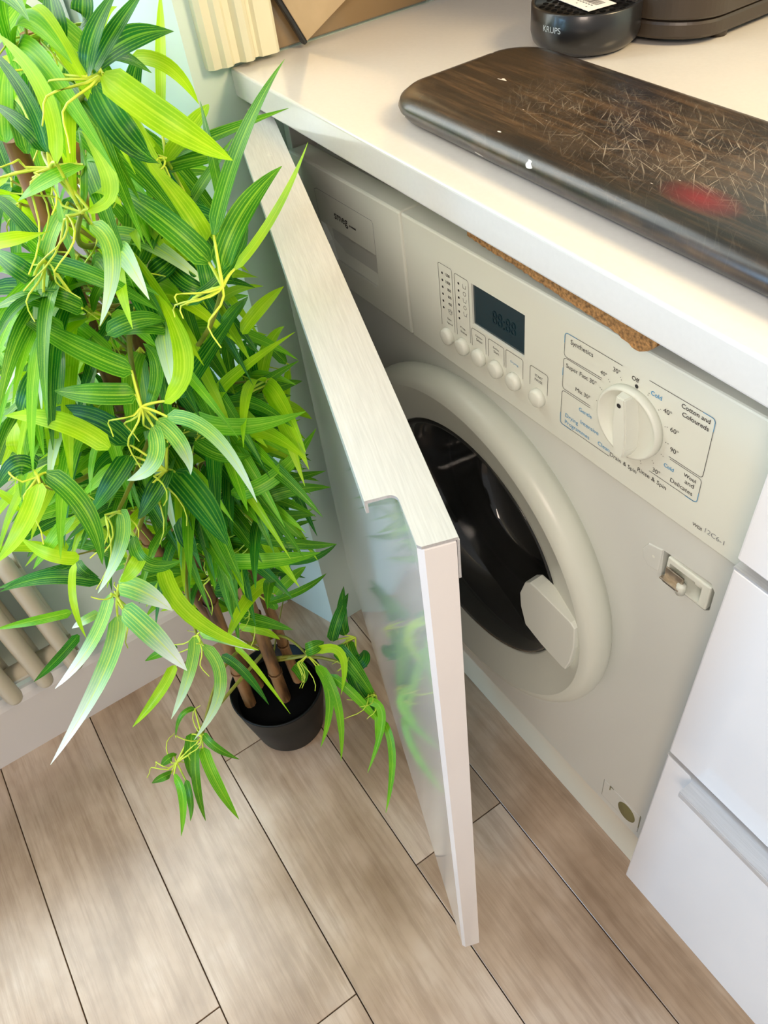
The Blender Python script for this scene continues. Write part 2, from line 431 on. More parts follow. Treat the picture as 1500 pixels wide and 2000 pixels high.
add_box(bm, 0.0402, 0.5578, -0.0369, -0.0352, T - 0.007, T + 0.0002)
obj('front_lip', bm, M['steel'], hp).matrix_parent_inverse.identity()
bm = bmesh.new(); add_box(bm, 0.0, 0.5970, 0.0003, 0.0016, T - 0.030, T + 0.0002)
obj('rear_flange', bm, M['steel'], hp)
for z in (0.09, T - 0.10):                                   # concealed hinges on the inner face
    hb = box('hinge', 0.004, 0.05, 0.0002, 0.010, z - 0.025, z + 0.025, M['catch'], door, 0.002)

# ---- the drawer unit
du = tag(empty('drawer_unit', (0.6405, 0.0087, 0.178)), 'white gloss unit of three drawers right of the washing machine', 'drawers')
def L(z): return z - 0.178
box('carcass', 0.002, 0.598, 0.021, 0.58, 0.0015, HB - 0.178 - 0.001, M['gloss'], du)
specs = [(0.776, 0.8946, None), (0.5045, 0.7665, 0.062), (ZB, 0.4985, 0.030)]
for z0, z1, lip in specs:
    bm = bmesh.new(); add_box(bm, 0.0, 0.597, 0.0, 0.0195, L(z0), L(z1), 0.0016, 2)
    f = obj('drawer_front', bm, M['gloss'], du)
    if lip:
        bm = bmesh.new()
        pts = [(a, -b) for a, b in handle_profile(bm, lip, 0.597 - lip, 0.597, -0.0190, 0.0002, 0.018, 0)]
        add_prism(bm, pts, L(z1) + 0.0002, L(z1) + 0.0022, 'z')
        hh = obj('finger_pull', bm, M['steel'], f)
        bm = bmesh.new(); add_box(bm, lip, 0.597 - lip, -0.0184, -0.0168, L(z1) - 0.007, L(z1) + 0.0002)
        obj('finger_pull_lip', bm, M['steel'], f)
du2 = tag(empty('cupboard_unit', (1.2435, 0.0087, 0.178)), 'white gloss cupboard beyond the drawers at the right', 'cupboard')
box('carcass', 0.002, 0.598, 0.021, 0.58, 0.0015, HB - 0.178 - 0.001, M['gloss'], du2)
box('cupboard_door', 0.0, 0.597, 0.0, 0.0195, L(ZB), L(ZT), M['gloss'], du2, 0.0016)

# ================================================================= WASHING MACHINE
rv = Vector((-0.0085, -0.0316, 0.0031)); mrot = Matrix.Rotation(rv.length, 3, rv.normalized())
wm = tag(empty('washing_machine', (0.3433, 0.036, 0.0), mrot), 'off white built-in washer dryer with round dark porthole and control panel', 'washing machine')
CZ = 0.497
FZ0, FZ1 = 0.207, 0.7215
def xr(z, w_=0.6375): return w_ - 0.3433 + 0.0316 * z      # the machine leans: keep its right flank beside the drawers
bm = bmesh.new(); add_prism(bm, [(-0.297, FZ0), (xr(FZ0), FZ0 - 0.002), (xr(0.846), 0.846), (-0.297, 0.846)], 0.0, 0.50, 'y')
body = obj('body', bm, M['machine'])
cut = []
bm = bmesh.new(); add_lathe(bm, [(0.160, -0.02), (0.160, 0.30)], 64, 'y', 0.006, 0.505); cut.append(obj('c', bm, None))
bm = bmesh.new(); add_prism(bm, [(0.2465, 0.6515), (0.2445, 0.681), (0.290, 0.6835), (0.2945, 0.677), (0.2945, 0.655), (0.290, 0.6505)], -0.01, 0.016, 'y'); cut.append(obj('c', bm, None))
cut.append(box('c', 0.228, 0.286, -0.01, 0.005, 0.2165, 0.257, None))
cut.append(box('c', -0.31, 0.34, -0.01, 0.002, FZ1, 0.9, None))
boolean(body, cut); body.parent = wm
bm = bmesh.new()
for sx in (-0.26, 0.26):
    for sy in (0.12, 0.44):
        bm = bmesh.new(); add_lathe(bm, [(0.018, 0.004 - sx * 0.0316), (0.018, 0.02), (0.008, 0.024), (0.008, FZ0)], 14, 'z', sx, sy)
        obj('foot', bm, M['black'], wm, True)
# porthole ring
RA = 0.006; CZ = 0.505
ring = [(0.186, 0.010), (0.200, 0.004)] + [(0.1935 + 0.0165 * math.cos(math.radians(a_)), -0.0155 - 0.0175 * math.sin(math.radians(a_))) for a_ in range(-40, 100, 10)] + [(0.1870, -0.0305), (0.1600, -0.0225), (0.1515, -0.0205), (0.1495, -0.0195), (0.1483, -0.0178), (0.1478, -0.0150), (0.150, 0.004), (0.158, 0.010)]
bm = bmesh.new(); add_lathe(bm, ring, 96, 'y', RA, CZ, close=True)
pd = obj('porthole_door', bm, M['ring'], wm, True); pd.data.set_sharp_from_angle(angle=math.radians(14.5))
gm2, gnt2, gp2 = newmat('smoked_porthole_glass')
gp2.inputs['Base Color'].default_value = (0.30, 0.31, 0.30, 1); gp2.inputs['Roughness'].default_value = 0.04; gp2.inputs['Transmission Weight'].default_value = 0.92; gp2.inputs['IOR'].default_value = 1.45
bm = bmesh.new()
gprof = [(0.1478, -0.0175), (0.144, -0.016), (0.130, 0.000), (0.118, 0.030), (0.108, 0.075), (0.098, 0.092), (0.080, 0.102), (0.045, 0.108), (0.0, 0.110)]
add_lathe(bm, gprof, 72, 'y', RA, CZ)
bmesh.ops.delete(bm, geom=[f for f in bm.faces if len(f.verts) > 6], context='FACES')
gl = obj('glass_bowl', bm, gm2, pd, True)
md = gl.modifiers.new('thick', 'SOLIDIFY'); md.thickness = 0.003
bm = bmesh.new()
gk = [(0.159, 0.012), (0.152, 0.016), (0.146, 0.028), (0.150, 0.038), (0.143, 0.046), (0.134, 0.050), (0.138, 0.060), (0.146, 0.066), (0.136, 0.078), (0.128, 0.082), (0.132, 0.096), (0.150, 0.100)]
add_lathe(bm, gk, 72, 'y', RA, CZ)
bmesh.ops.delete(bm, geom=[f for f in bm.faces if len(f.verts) > 6], context='FACES')
obj('door_gasket', bm, M['rubber'], wm, True)
bm = bmesh.new(); add_lathe(bm, [(0.150, 0.10), (0.2, 0.11), (0.2, 0.29), (0.0, 0.30)], 48, 'y', RA, CZ)
bmesh.ops.delete(bm, geom=[f for f in bm.faces if len(f.verts) > 6], context='FACES')
# drum kept inside the cut hole's radius
bm.free(); bm = bmesh.new(); add_lathe(bm, [(0.158, 0.105), (0.158, 0.29), (0.0, 0.295)], 48, 'y', RA, CZ)
bmesh.ops.delete(bm, geom=[f for f in bm.faces if len(f.verts) > 6], context='FACES')
obj('drum', bm, M['drum'], wm, True)
# grip plate on the ring, lower right
bm = bmesh.new()
grip = [(0.1235, 0.553), (0.131, 0.560), (0.140, 0.5600), (0.188, 0.5555), (0.1935, 0.551), (0.1945, 0.520), (0.191, 0.492), (0.186, 0.4745), (0.181, 0.4735), (0.150, 0.478), (0.1255, 0.486), (0.118, 0.510), (0.1165, 0.530)]
add_prism(bm, grip, -0.0368, -0.020, 'y', 0.0012)
gp_ = obj('door_grip', bm, M['machine2'], pd)
# control panel
bm = bmesh.new(); add_prism(bm, [(-0.0848, 0.7235), (xr(0.7235), 0.7235), (xr(0.8515), 0.8515), (-0.0848, 0.8515)], -0.006, 0.020, 'y', 0.0018)
pan = obj('control_panel', bm, M['machine2'])
boolean(pan, [box('c', 0.0148, 0.0832, -0.01, -0.0035, 0.7832, 0.8232, None)])
pan.parent = wm
FY = -0.006
scr = box('display', 0.0150, 0.0830, -0.0042, -0.0030, 0.7834, 0.8230, M['lcd'], pan, 0.0004)
for a in range(8):
    pass
text_mesh('display_digits', '88:88', 0.040, 0.7955, 0.030, mat('faint_digits', (0.006, 0.024, 0.038), 0.4), pan, y=-0.0046, height=0.013)
for k, x in enumerate((-0.0225, 0.0005, 0.0242, 0.0478, 0.0716, 0.1018)):
    bm = bmesh.new()
    add_lathe(bm, [(0.0, FY - 0.0062), (0.0055, FY - 0.0060), (0.0074, FY - 0.0050), (0.0082, FY - 0.0030), (0.0084, FY + 0.001)], 24, 'y', x, 0.7535)
    obj('button', bm, M['machine2'], pan, True)
# dial
KX, KZ = 0.2045, 0.794
KX, KZ = 0.2002, 0.7885
bm = bmesh.new()
add_lathe(bm, [(0.0, FY - 0.0015), (0.020, FY - 0.0018), (0.0245, FY - 0.0035), (0.0268, FY - 0.0060), (0.0283, FY - 0.0062), (0.0293, FY - 0.0045), (0.0297, FY + 0.001)], 64, 'y', KX, KZ)
dl = obj('dial', bm, M['machine2'], pan, True)
bm = bmesh.new()
g0 = []
prof2 = [(-0.0255, 0.0050), (-0.018, 0.0078), (0.0, 0.0086), (0.018, 0.0064), (0.0262, 0.0050)]
secs = []
for z, hw in prof2:
    z_ = KZ + z; cx = KX - 0.0022 * (z / 0.026)
    secs.append([(cx - hw - 0.0008, FY - 0.001, z_), (cx - hw * 0.75, FY - 0.0125, z_), (cx + hw * 0.75, FY - 0.0125, z_), (cx + hw + 0.0008, FY - 0.001, z_)])
vs = [[bm.verts.new(p) for p in s] for s in secs]
for A, B in zip(vs, vs[1:]):
    for k in range(3): bm.faces.new((A[k], A[k + 1], B[k + 1], B[k]))
bm.faces.new(vs[0]); bm.faces.new(vs[-1][::-1])
bmesh.ops.recalc_face_normals(bm, faces=bm.faces[:])
bmesh.ops.bevel(bm, geom=bm.edges[:], offset=0.0010, segments=2, affect='EDGES')
obj('dial_grip', bm, M['machine2'], dl)
def disc(bm, x, z, r, y, n=16):
    vs = [bm.verts.new((x + r * math.cos(2 * math.pi * k / n), y, z + r * math.sin(2 * math.pi * k / n))) for k in range(n)]
    bm.faces.new(vs)
bm = bmesh.new(); disc(bm, KX - 0.0022, KZ + 0.0195, 0.0019, FY - 0.0128); obj('dial_mark', bm, M['ink'], dl)
# printed marks
def strip(bm, pts, w, y=FY - 0.0003):
    for (x0, z0), (x1, z1) in zip(pts, pts[1:]):
        d = Vector((x1 - x0, z1 - z0)); n_ = Vector((-d.y, d.x)).normalized() * w / 2; e = d.normalized() * w * 0.3
        bm.faces.new([bm.verts.new(p) for p in ((x0 - e.x + n_.x, y, z0 - e.y + n_.y), (x1 + e.x + n_.x, y, z1 + e.y + n_.y), (x1 + e.x - n_.x, y, z1 + e.y - n_.y), (x0 - e.x - n_.x, y, z0 - e.y - n_.y))])
def arc(cx, cz, r, a0, a1, n=5): return [(cx + r * math.cos(math.radians(a0 + (a1 - a0) * k / n)), cz + r * math.sin(math.radians(a0 + (a1 - a0) * k / n))) for k in range(n + 1)]
OX, OZ = 0.1996, 0.787
def off(pts): return [(x + OX, z + OZ) for x, z in pts]
bm = bmesh.new(); w = 0.00042
strip(bm, off([(-0.0133, 0.0430)] + arc(-0.0678, 0.0400, 0.003, 90, 180) + arc(-0.0678, 0.0248, 0.003, 180, 270) + [(-0.0311, 0.0225)]), w)
strip(bm, off([(-0.0316, 0.0207)] + arc(-0.0678, 0.0177, 0.003, 90, 180) + arc(-0.0678, -0.0055, 0.003, 180, 270) + [(-0.0401, -0.0085)]), w)
strip(bm, off([(-0.0399, -0.0103)] + arc(-0.0678, -0.0133, 0.003, 90, 180) + arc(-0.0678, -0.0408, 0.003, 180, 270) + [(-0.0161, -0.0438)]), w)
strip(bm, off([(0.0115, 0.0440)] + arc(0.0640, 0.0410, 0.003, 90, 0) + arc(0.0640, -0.0045, 0.003, 0, -90) + [(0.0377, -0.0075)]), w)
strip(bm, off([(0.0390, -0.0090)] + arc(0.0640, -0.0120, 0.003, 90, 0) + arc(0.0640, -0.0285, 0.003, 0, -90) + [(0.0233, -0.0315)]), w)
# button frames
for x0, x1, z1, z0 in ((-0.0316, -0.0118, 0.8250, 0.762), (-0.0083, 0.0112, 0.8236, 0.762), (0.0135, 0.0330, 0.7795, 0.761), (0.0365, 0.0575, 0.7795, 0.761), (0.0600, 0.0820, 0.7802, 0.761), (0.0908, 0.1122, 0.7805, 0.761)):
    r = 0.0022
    strip(bm, [(x0, z0)] + arc(x0 + r, z1 - r, r, 180, 90, 4) + arc(x1 - r, z1 - r, r, 90, 0, 4) + [(x1, z0)], 0.0004)
for k in range(16):                                          # tick dots round the dial
    a = math.radians(90 - 22.5 * k + 2)
    if k == 0:
        disc(bm, KX + 0.0007, KZ + 0.0318, 0.0016, FY - 0.0003)
    else:
        for r_ in (0.0325, 0.0345): disc(bm, KX + r_ * math.cos(a), KZ + r_ * math.sin(a), 0.00035, FY - 0.0003, 8)
for k in range(6):
    disc(bm, -0.0262 - 0.0002 * k, 0.8165 - 0.0070 * k, 0.0012, FY - 0.0003, 10); disc(bm, -0.0028 - 0.0002 * k, 0.8158 - 0.0070 * k, 0.0012, FY - 0.0003, 10)
# wash symbols beside the second row of lamps
for k in range(5):
    z = 0.8155 - 0.0068 * k
    strip(bm, [(0.0028, z + 0.0018), (0.0036, z - 0.0016), (0.0068, z - 0.0016), (0.0076, z + 0.0018)] if k % 2 == 0 else arc(0.0052, z, 0.0019, 0, 360, 8), 0.0004)
obj('printed_lines', bm, M['ink'], pan)
bm = bmesh.new()
for seg in ([(-0.0708, 0.034)] + arc(-0.0678, 0.0400, 0.00305, 180, 90) + [(-0.058, 0.0431)], [(-0.0709, 0.004), (-0.0709, 0.011)], [(-0.0709, -0.033)] + arc(-0.0678, -0.0408, 0.00305, 180, 270) + [(-0.058, -0.0439)],
            [(0.057, 0.0441)] + arc(0.0640, 0.0410, 0.00305, 90, 0) + [(0.0671, 0.034)], [(0.0671, -0.022)] + arc(0.0640, -0.0285, 0.00305, 0, -90) + [(0.057, -0.0316)]):
    strip(bm, off(seg), 0.0005, FY - 0.0005)
obj('printed_corners', bm, M['blueink'], pan)
TY = FY - 0.0003
K, B_ = M['ink'], M['blueink']
for s, x0, z0, x1, m_, bd in (
    ('Synthetics', -0.0647, 0.0355, -0.0414, K, 0), ('40°', -0.0329, 0.0258, -0.0265, K, 0), ('30°', -0.0214, 0.0343, -0.0145, K, 0), ('Off', -0.0038, 0.0368, 0.0028, K, 1),
    ('Super Fast 30°', -0.0679, 0.0128, -0.0357, K, 0), ('Mix 30°', -0.0563, -0.0032, -0.0407, K, 0), ('Gentle', -0.0512, -0.0197, -0.0372, B_, 0), ('Drying', -0.0655, -0.0345, -0.0511, B_, 0),
    ('Programmes', -0.0655, -0.0412, -0.0378, B_, 0), ('Intensive', -0.0484, -0.0310, -0.0288, B_, 0), ('Clean', -0.0285, -0.0400, -0.0161, B_, 0), ('Drain & Spin', -0.0152, -0.0426, 0.0120, K, 0),
    ('Rinse & Spin', 0.0128, -0.0388, 0.0404, K, 0), ('30°', 0.0259, -0.0298, 0.0329, K, 0), ('Cold', 0.0347, -0.0185, 0.0437, B_, 1), ('Cold', 0.0141, 0.0338, 0.0238, B_, 1), ('40°', 0.0265, 0.0260, 0.0337, K, 0),
    ('60°', 0.0347, 0.0142, 0.0419, K, 0), ('90°', 0.0375, -0.0022, 0.0446, K, 0), ('Cotton and', 0.0400, 0.0380, 0.0634, K, 1), ('Coloureds', 0.0417, 0.0318, 0.0635, K, 1), ('Wool', 0.0523, -0.0155, 0.0627, K, 1),
    ('and', 0.0543, -0.0212, 0.0621, K, 0), ('Delicates', 0.0424, -0.0282, 0.0622, K, 0), ('WDI', 0.0675, -0.0530, 0.0757, K, 1), ('12C6-1', 0.0784, -0.0520, 0.0949, M['greyink'], 0)):
    text_mesh('printed_text', s, x0 + OX, z0 + OZ, x1 - x0, m_, pan, TY, bold=bool(bd))
for k, s in enumerate(('1200', '1000', '800', '600', '400')): text_mesh('printed_text', s, -0.0215 if k < 2 else -0.0195, 0.8155 - 0.0070 * k, 0.0065 if k < 2 else 0.0050, K, pan, TY, height=0.0028, bold=True)
bm = bmesh.new(); strip(bm, [(-0.0205, 0.7825), (-0.0190, 0.7800), (-0.0175, 0.7825), (-0.0160, 0.7800), (-0.0145, 0.7825)], 0.0005); strip(bm, arc(-0.0172, 0.7808, 0.0026, 0, 360, 12), 0.0004)
obj('printed_symbol', bm, M['greyink'], pan)
for s, x, z, w_, m_ in (('Spin', -0.0225, 0.7715, 0.0060, K), ('Speed', -0.0235, 0.7670, 0.0085, K), ('Prog.', -0.0030, 0.7715, 0.0075, K), ('Status', -0.0030, 0.7670, 0.0090, K), ('Option', 0.0186, 0.7730, 0.0095, K), ('Select', 0.0196, 0.7690, 0.0085, K),
                     ('Delay', 0.0430, 0.7727, 0.0080, K), ('Start', 0.0438, 0.7687, 0.0070, K), ('Drying', 0.0660, 0.7702, 0.0100, B_), ('START', 0.0968, 0.7725, 0.0092, K), ('PAUSE', 0.0968, 0.7685, 0.0092, K)):
    text_mesh('printed_text', s, x, z, w_, m_, pan, TY, height=0.0024)
# detergent drawer
dd = box('detergent_drawer', -0.297, -0.0868, -0.006, 0.020, 0.7235, 0.8515, M['machine2'], None, 0.0022)
bm = bmesh.new()
add_prism(bm, [(-0.247, 0.7895), (-0.1380, 0.7900), (-0.1400, 0.757), (-0.146, 0.752), (-0.225, 0.752), (-0.240, 0.768)], -0.02, 0.014, 'y')
boolean(dd, [obj('c', bm, None)]); dd.parent = wm
bm = bmesh.new()
F1 = [(-0.248, -0.003, 0.789), (-0.238, 0.0135, 0.789), (-0.139, 0.0135, 0.789), (-0.139, 0.0135, 0.777), (-0.200, 0.0135, 0.7765), (-0.225, 0.011, 0.783), (-0.241, 0.000, 0.766), (-0.224, -0.004, 0.7525), (-0.146, -0.004, 0.7525), (-0.140, -0.004, 0.757)]
v = [bm.verts.new(p) for p in F1]
for f in ((0, 1, 5, 6), (1, 2, 3, 4, 5), (5, 4, 7, 6), (4, 3, 9, 8, 7)): bm.faces.new([v[i] for i in f])
obj('drawer_scoop', bm, M['machine2'], dd, True)
bm = bmesh.new()
strip(bm, [(-0.2480, 0.7900), (-0.2495, 0.8240), (-0.2440, 0.8262), (-0.1385, 0.8262), (-0.1368, 0.8240), (-0.1382, 0.7900)], 0.0005, FY - 0.0002)
obj('insert_seam', bm, M['greyink'], dd)
text_mesh('printed_badge', 'smeg', -0.2136, 0.8035, 0.026, M['ink'], dd, FY - 0.0003, bold=True)
bm = bmesh.new()
for k in range(5): disc(bm, -0.1835 + 0.0026 * k, 0.8052, 0.0011, FY - 0.0003, 10)
obj('badge_dots', bm, M['ink'], dd)
# door catch, lower filter flap
lt = empty('door_catch'); lt.parent = wm
bm = bmesh.new(); add_prism(bm, [(0.2250, 0.6675), (0.2300, 0.6775), (0.2440, 0.6815), (0.2435, 0.6550), (0.2330, 0.6530), (0.2270, 0.6590)], -0.0012, 0.002, 'y', 0.0008)
cw = obj('catch_tongue', bm, M['machine'], lt)
bm = bmesh.new(); disc(bm, 0.2370, 0.6680, 0.0014, -0.0014); obj('screw_cover', bm, M['machine2'], cw)
bm = bmesh.new(); add_prism(bm, [(0.2470, 0.6535), (0.2455, 0.679), (0.290, 0.6815), (0.2930, 0.676), (0.2930, 0.656), (0.2890, 0.6525)], 0.0145, 0.0158, 'y'); obj('catch_backplate', bm, M['pocket'], lt)
fr = box('catch_frame', 0.2505, 0.2922, -0.002, 0.0145, 0.6535, 0.6805, M['machine2'], None, 0.0012)
boolean(fr, [box('c', 0.2535, 0.2850, -0.01, 0.0125, 0.6563, 0.6750, None)]); fr.parent = lt
box('catch_plate', 0.2515, 0.2690, -0.0035, -0.0015, 0.6585, 0.6700, M['catch'], lt, 0.0006)
box('catch_bar', 0.2500, 0.2690, -0.0075, -0.0030, 0.6580, 0.6596, M['catch'], lt, 0.0005)
box('catch_slot', 0.2500, 0.2650, -0.0022, -0.0018, 0.6500, 0.6572, M['dark'], lt)
bm = bmesh.new(); add_lathe(bm, [(0.0, 0.6640), (0.0036, 0.6635), (0.0040, 0.662), (0.0040, 0.6540)], 16, 'z', 0.2685, -0.0030); obj('catch_post', bm, M['machine2'], lt, True)
box('catch_tab', 0.2740, 0.2815, 0.004, 0.0120, 0.6640, 0.6735, M['machine2'], lt, 0.001)
ff = box('filter_flap', 0.2285, 0.2855, -0.0005, 0.004, 0.2170, 0.2565, M['machine'], None, 0.001); ff.parent = wm
bm = bmesh.new(); add_lathe(bm, [(0.0, -0.0012), (0.0125, -0.0010), (0.0140, 0.0)], 32, 'y', 0, 0)
for v in bm.verts: v.co = (v.co.x * 0.98 + 0.2665, v.co.y, v.co.z * 1.22 + 0.2365)
obj('filter_hole_cap', bm, M['olive'], ff, True)
bm = bmesh.new(); strip(bm, [(0.2390, 0.2480), (0.2390, 0.2570), (0.2440, 0.2570)], 0.0014, -0.0009); strip(bm, [(0.2850, 0.2600), (0.2857, 0.2300)], 0.0009, -0.0009); obj('flap_notch', bm, M['olive'], ff)

# ================================================================= CHOPPING BOARD
def board_material():
    m, nt, p = newmat('worn_dark_wood_board')
    grain = noise_tex(nt, 26, (0.5, 7, 1), 7, False, 0.65)
    base = ramp(nt, grain, [(0.34, (0.003, 0.003, 0.004)), (0.50, (0.024, 0.013, 0.007)), (0.64, (0.085, 0.046, 0.021))])
    blot = noise_tex(nt, 9, (1, 1.2, 1), 5)
    bl = ramp(nt, blot, [(0.42, (1, 1, 1)), (0.62, (0.30, 0.32, 0.36))])
    col = mixc(nt, base, bl, 0.75, 'MULTIPLY')
    tc = nt.nodes.new('ShaderNodeTexCoord')
    def scratches(ang, sc, thr, lo, seed):
        m0 = nt.nodes.new('ShaderNodeMapping'); m0.inputs['Rotation'].default_value = (0, 0, DG(ang))
        mp = nt.nodes.new('ShaderNodeMapping'); mp.inputs['Scale'].default_value = (sc * 0.032, sc, 1); mp.inputs['Location'].default_value = (seed, seed * 2.3, 0)
        nt.links.new(tc.outputs['Object'], m0.inputs[0]); nt.links.new(m0.outputs[0], mp.inputs[0])
        v = nt.nodes.new('ShaderNodeTexNoise'); v.inputs['Scale'].default_value = 1.0; v.inputs['Detail'].default_value = 3; v.inputs['Roughness'].default_value = 0.7
        nt.links.new(mp.outputs[0], v.inputs['Vector'])
        mr = nt.nodes.new('ShaderNodeMapRange'); mr.inputs[1].default_value = thr; mr.inputs[2].default_value = thr + lo
        nt.links.new(v.outputs['Fac'], mr.inputs[0]); return mr.outputs[0]
    # worn region in the middle: soft mask
    mpz = nt.nodes.new('ShaderNodeMapping'); mpz.inputs['Location'].default_value = (-0.02, 0.004, 0); mpz.inputs['Scale'].default_value = (6.5, 15, 1)
    nt.links.new(tc.outputs['Object'], mpz.inputs[0])
    gr = nt.nodes.new('ShaderNodeTexGradient'); gr.gradient_type = 'SPHERICAL'; nt.links.new(mpz.outputs[0], gr.inputs[0])
    mk = nt.nodes.new('ShaderNodeMapRange'); mk.inputs[1].default_value = 0.0; mk.inputs[2].default_value = 0.5; mk.inputs[3].default_value = 0.06; nt.links.new(gr.outputs['Fac'], mk.inputs[0])
    acc = None
    for a, sc, thr, lo, sd in ((38, 620, 0.60, 0.08, 3), (62, 700, 0.61, 0.08, 9), (15, 560, 0.62, 0.07, 14), (-40, 600, 0.63, 0.07, 21), (82, 760, 0.62, 0.07, 27), (50, 420, 0.62, 0.06, 33)):
        s_ = scratches(a, sc, thr, lo, sd)
        if acc is None: acc = s_
        else:
            mx = nt.nodes.new('ShaderNodeMath'); mx.operation = 'MAXIMUM'; nt.links.new(acc, mx.inputs[0]); nt.links.new(s_, mx.inputs[1]); acc = mx.outputs[0]
    ml = nt.nodes.new('ShaderNodeMath'); ml.operation = 'MULTIPLY'; nt.links.new(acc, ml.inputs[0]); nt.links.new(mk.outputs[0], ml.inputs[1])
    col = mixc(nt, col, (0.30, 0.25, 0.19), ml.outputs[0])
    # pale wear cloud
    wc = noise_tex(nt, 16, (1, 1, 1), 6, False, 0.7)
    wr = nt.nodes.new('ShaderNodeMapRange'); wr.inputs[1].default_value = 0.42; wr.inputs[2].default_value = 0.75; wr.inputs[4].default_value = 0.55; nt.links.new(wc, wr.inputs[0])
    m2 = nt.nodes.new('ShaderNodeMath'); m2.operation = 'MULTIPLY'; nt.links.new(wr.outputs[0], m2.inputs[0]); nt.links.new(gr.outputs['Fac'], m2.inputs[1])
    col = mixc(nt, col, (0.24, 0.17, 0.11), m2.outputs[0])
    # red stain near the front edge
    mpr = nt.nodes.new('ShaderNodeMapping'); mpr.inputs['Location'].default_value = (-0.073 * 32, 0.044 * 60, 0); mpr.inputs['Scale'].default_value = (32, 60, 1)
    nt.links.new(tc.outputs['Object'], mpr.inputs[0])
    g2 = nt.nodes.new('ShaderNodeTexGradient'); g2.gradient_type = 'SPHERICAL'; nt.links.new(mpr.outputs[0], g2.inputs[0])
    col = mixc(nt, col, (0.16, 0.004, 0.006), g2.outputs['Fac'])
    # small chips
    ch = noise_tex(nt, 70, (0.5, 1.6, 1), 2)
    cr = nt.nodes.new('ShaderNodeMapRange'); cr.inputs[1].default_value = 0.735; cr.inputs[2].default_value = 0.745; nt.links.new(ch, cr.inputs[0])
    col = mixc(nt, col, (0.75, 0.68, 0.60), cr.outputs[0])
    nt.links.new(col, p.inputs['Base Color'])
    p.inputs['Roughness'].default_value = 0.32; p.inputs['Coat Weight'].default_value = 0.45; p.inputs['Coat Roughness'].default_value = 0.22
    b = nt.nodes.new('ShaderNodeBump'); b.inputs['Strength'].default_value = 0.25; b.inputs['Distance'].default_value = 0.0005
    nt.links.new(grain, b.inputs['Height']); nt.links.new(b.outputs[0], p.inputs['Normal'])
    return m
bm = bmesh.new()
BX0, BX1, BY0, BY1, BT = 0.219, 0.670, 0.036, 0.188, 0.023
hx, hy = (BX1 - BX0) / 2, (BY1 - BY0) / 2
out = rrect(-hx, hx, -hy, hy, 0.036, 9)
def inset(pts, d):
    return [(x * (1 - d / hx), y * (1 - d / hy)) for x, y in pts]
levels = [(0.011, 0.0), (0.005, 0.003), (0.001, 0.008), (0.0, 0.012), (0.0016, 0.017), (0.006, 0.0208), (0.012, BT - 0.0005), (0.016, BT)]
rg = [[bm.verts.new((x, y, z)) for x, y in inset(out, d)] for d, z in levels]
n = len(out)
for A, B in zip(rg, rg[1:]):
    for k in range(n): bm.faces.new((A[k], A[(k + 1) % n], B[(k + 1) % n], B[k]))
bm.faces.new(rg[0][::-1]); bm.faces.new(rg[-1])
bmesh.ops.recalc_face_normals(bm, faces=bm.faces[:])
cb = obj('chopping_board', bm, board_material(), None, True, ((BX0 + BX1) / 2, (BY0 + BY1) / 2, H + 0.0002))
tag(cb, 'dark scratched wooden chopping board with rounded corners and a red stain on the worktop', 'chopping board')

# ================================================================= DRIP TRAY CUP AND COFFEE MACHINE
CX, CY, CR, CH = 0.2225, 0.2555, 0.0485, 0.036
cup = tag(empty('drip_tray', (CX, CY, H + 0.0002)), 'round black drip tray with a white barcode label behind the chopping board', 'drip tray')
bm = bmesh.new()
pr = [(0.0, 0.0), (CR - 0.014, 0.0), (CR - 0.007, 0.002), (CR - 0.002, 0.007), (CR, 0.014), (CR, CH - 0.001), (CR - 0.001, CH), (CR - 0.0025, CH), (CR - 0.0035, CH - 0.001), (CR - 0.0035, CH - 0.004), (0.0, CH - 0.004)]
add_lathe(bm, pr, 64); obj('tray_body', bm, M['black'], cup, True)
# slotted grid
bm = bmesh.new()
for i in range(-5, 6):
    for k in range(-5, 6):
        x, y = i * 0.0078 + (k % 2) * 0.0039, k * 0.0078
        if x * x + y * y < (CR - 0.009) ** 2: add_prism(bm, [(x + 0.0026 * math.cos(a), y + 0.0026 * math.sin(a)) for a in [math.pi / 4 * q_ for q_ in range(8)]], CH - 0.0055, CH - 0.0036, 'z')
obj('grid_holes', bm, M['soil'], cup)['kind'] = 'stuff'
lab = box('barcode_label', -0.024, 0.026, -0.0145, 0.0145, CH - 0.0032, CH - 0.0028, M['paper'], cup)
lab.rotation_euler = (0, 0, DG(-8)); lab.location = (-0.003, 0.000, 0)
bm = bmesh.new(); x = -0.014
while x < 0.018:
    w_ = random.choice((0.0004, 0.0008, 0.0012)); add_box(bm, x, x + w_, -0.001, 0.009, CH - 0.0028, CH - 0.00275); x += w_ + random.choice((0.0004, 0.0007))
for k in range(9): add_box(bm, -0.018 + k * 0.004, -0.0155 + k * 0.004, -0.0042, -0.0028, CH - 0.0028, CH - 0.00275)
for xx in (-0.014, 0.0, 0.014): add_box(bm, xx, xx + 0.0016, -0.0095, -0.0082, CH - 0.0028, CH - 0.00275)
bc = obj('barcode', bm, M['ink'], lab)
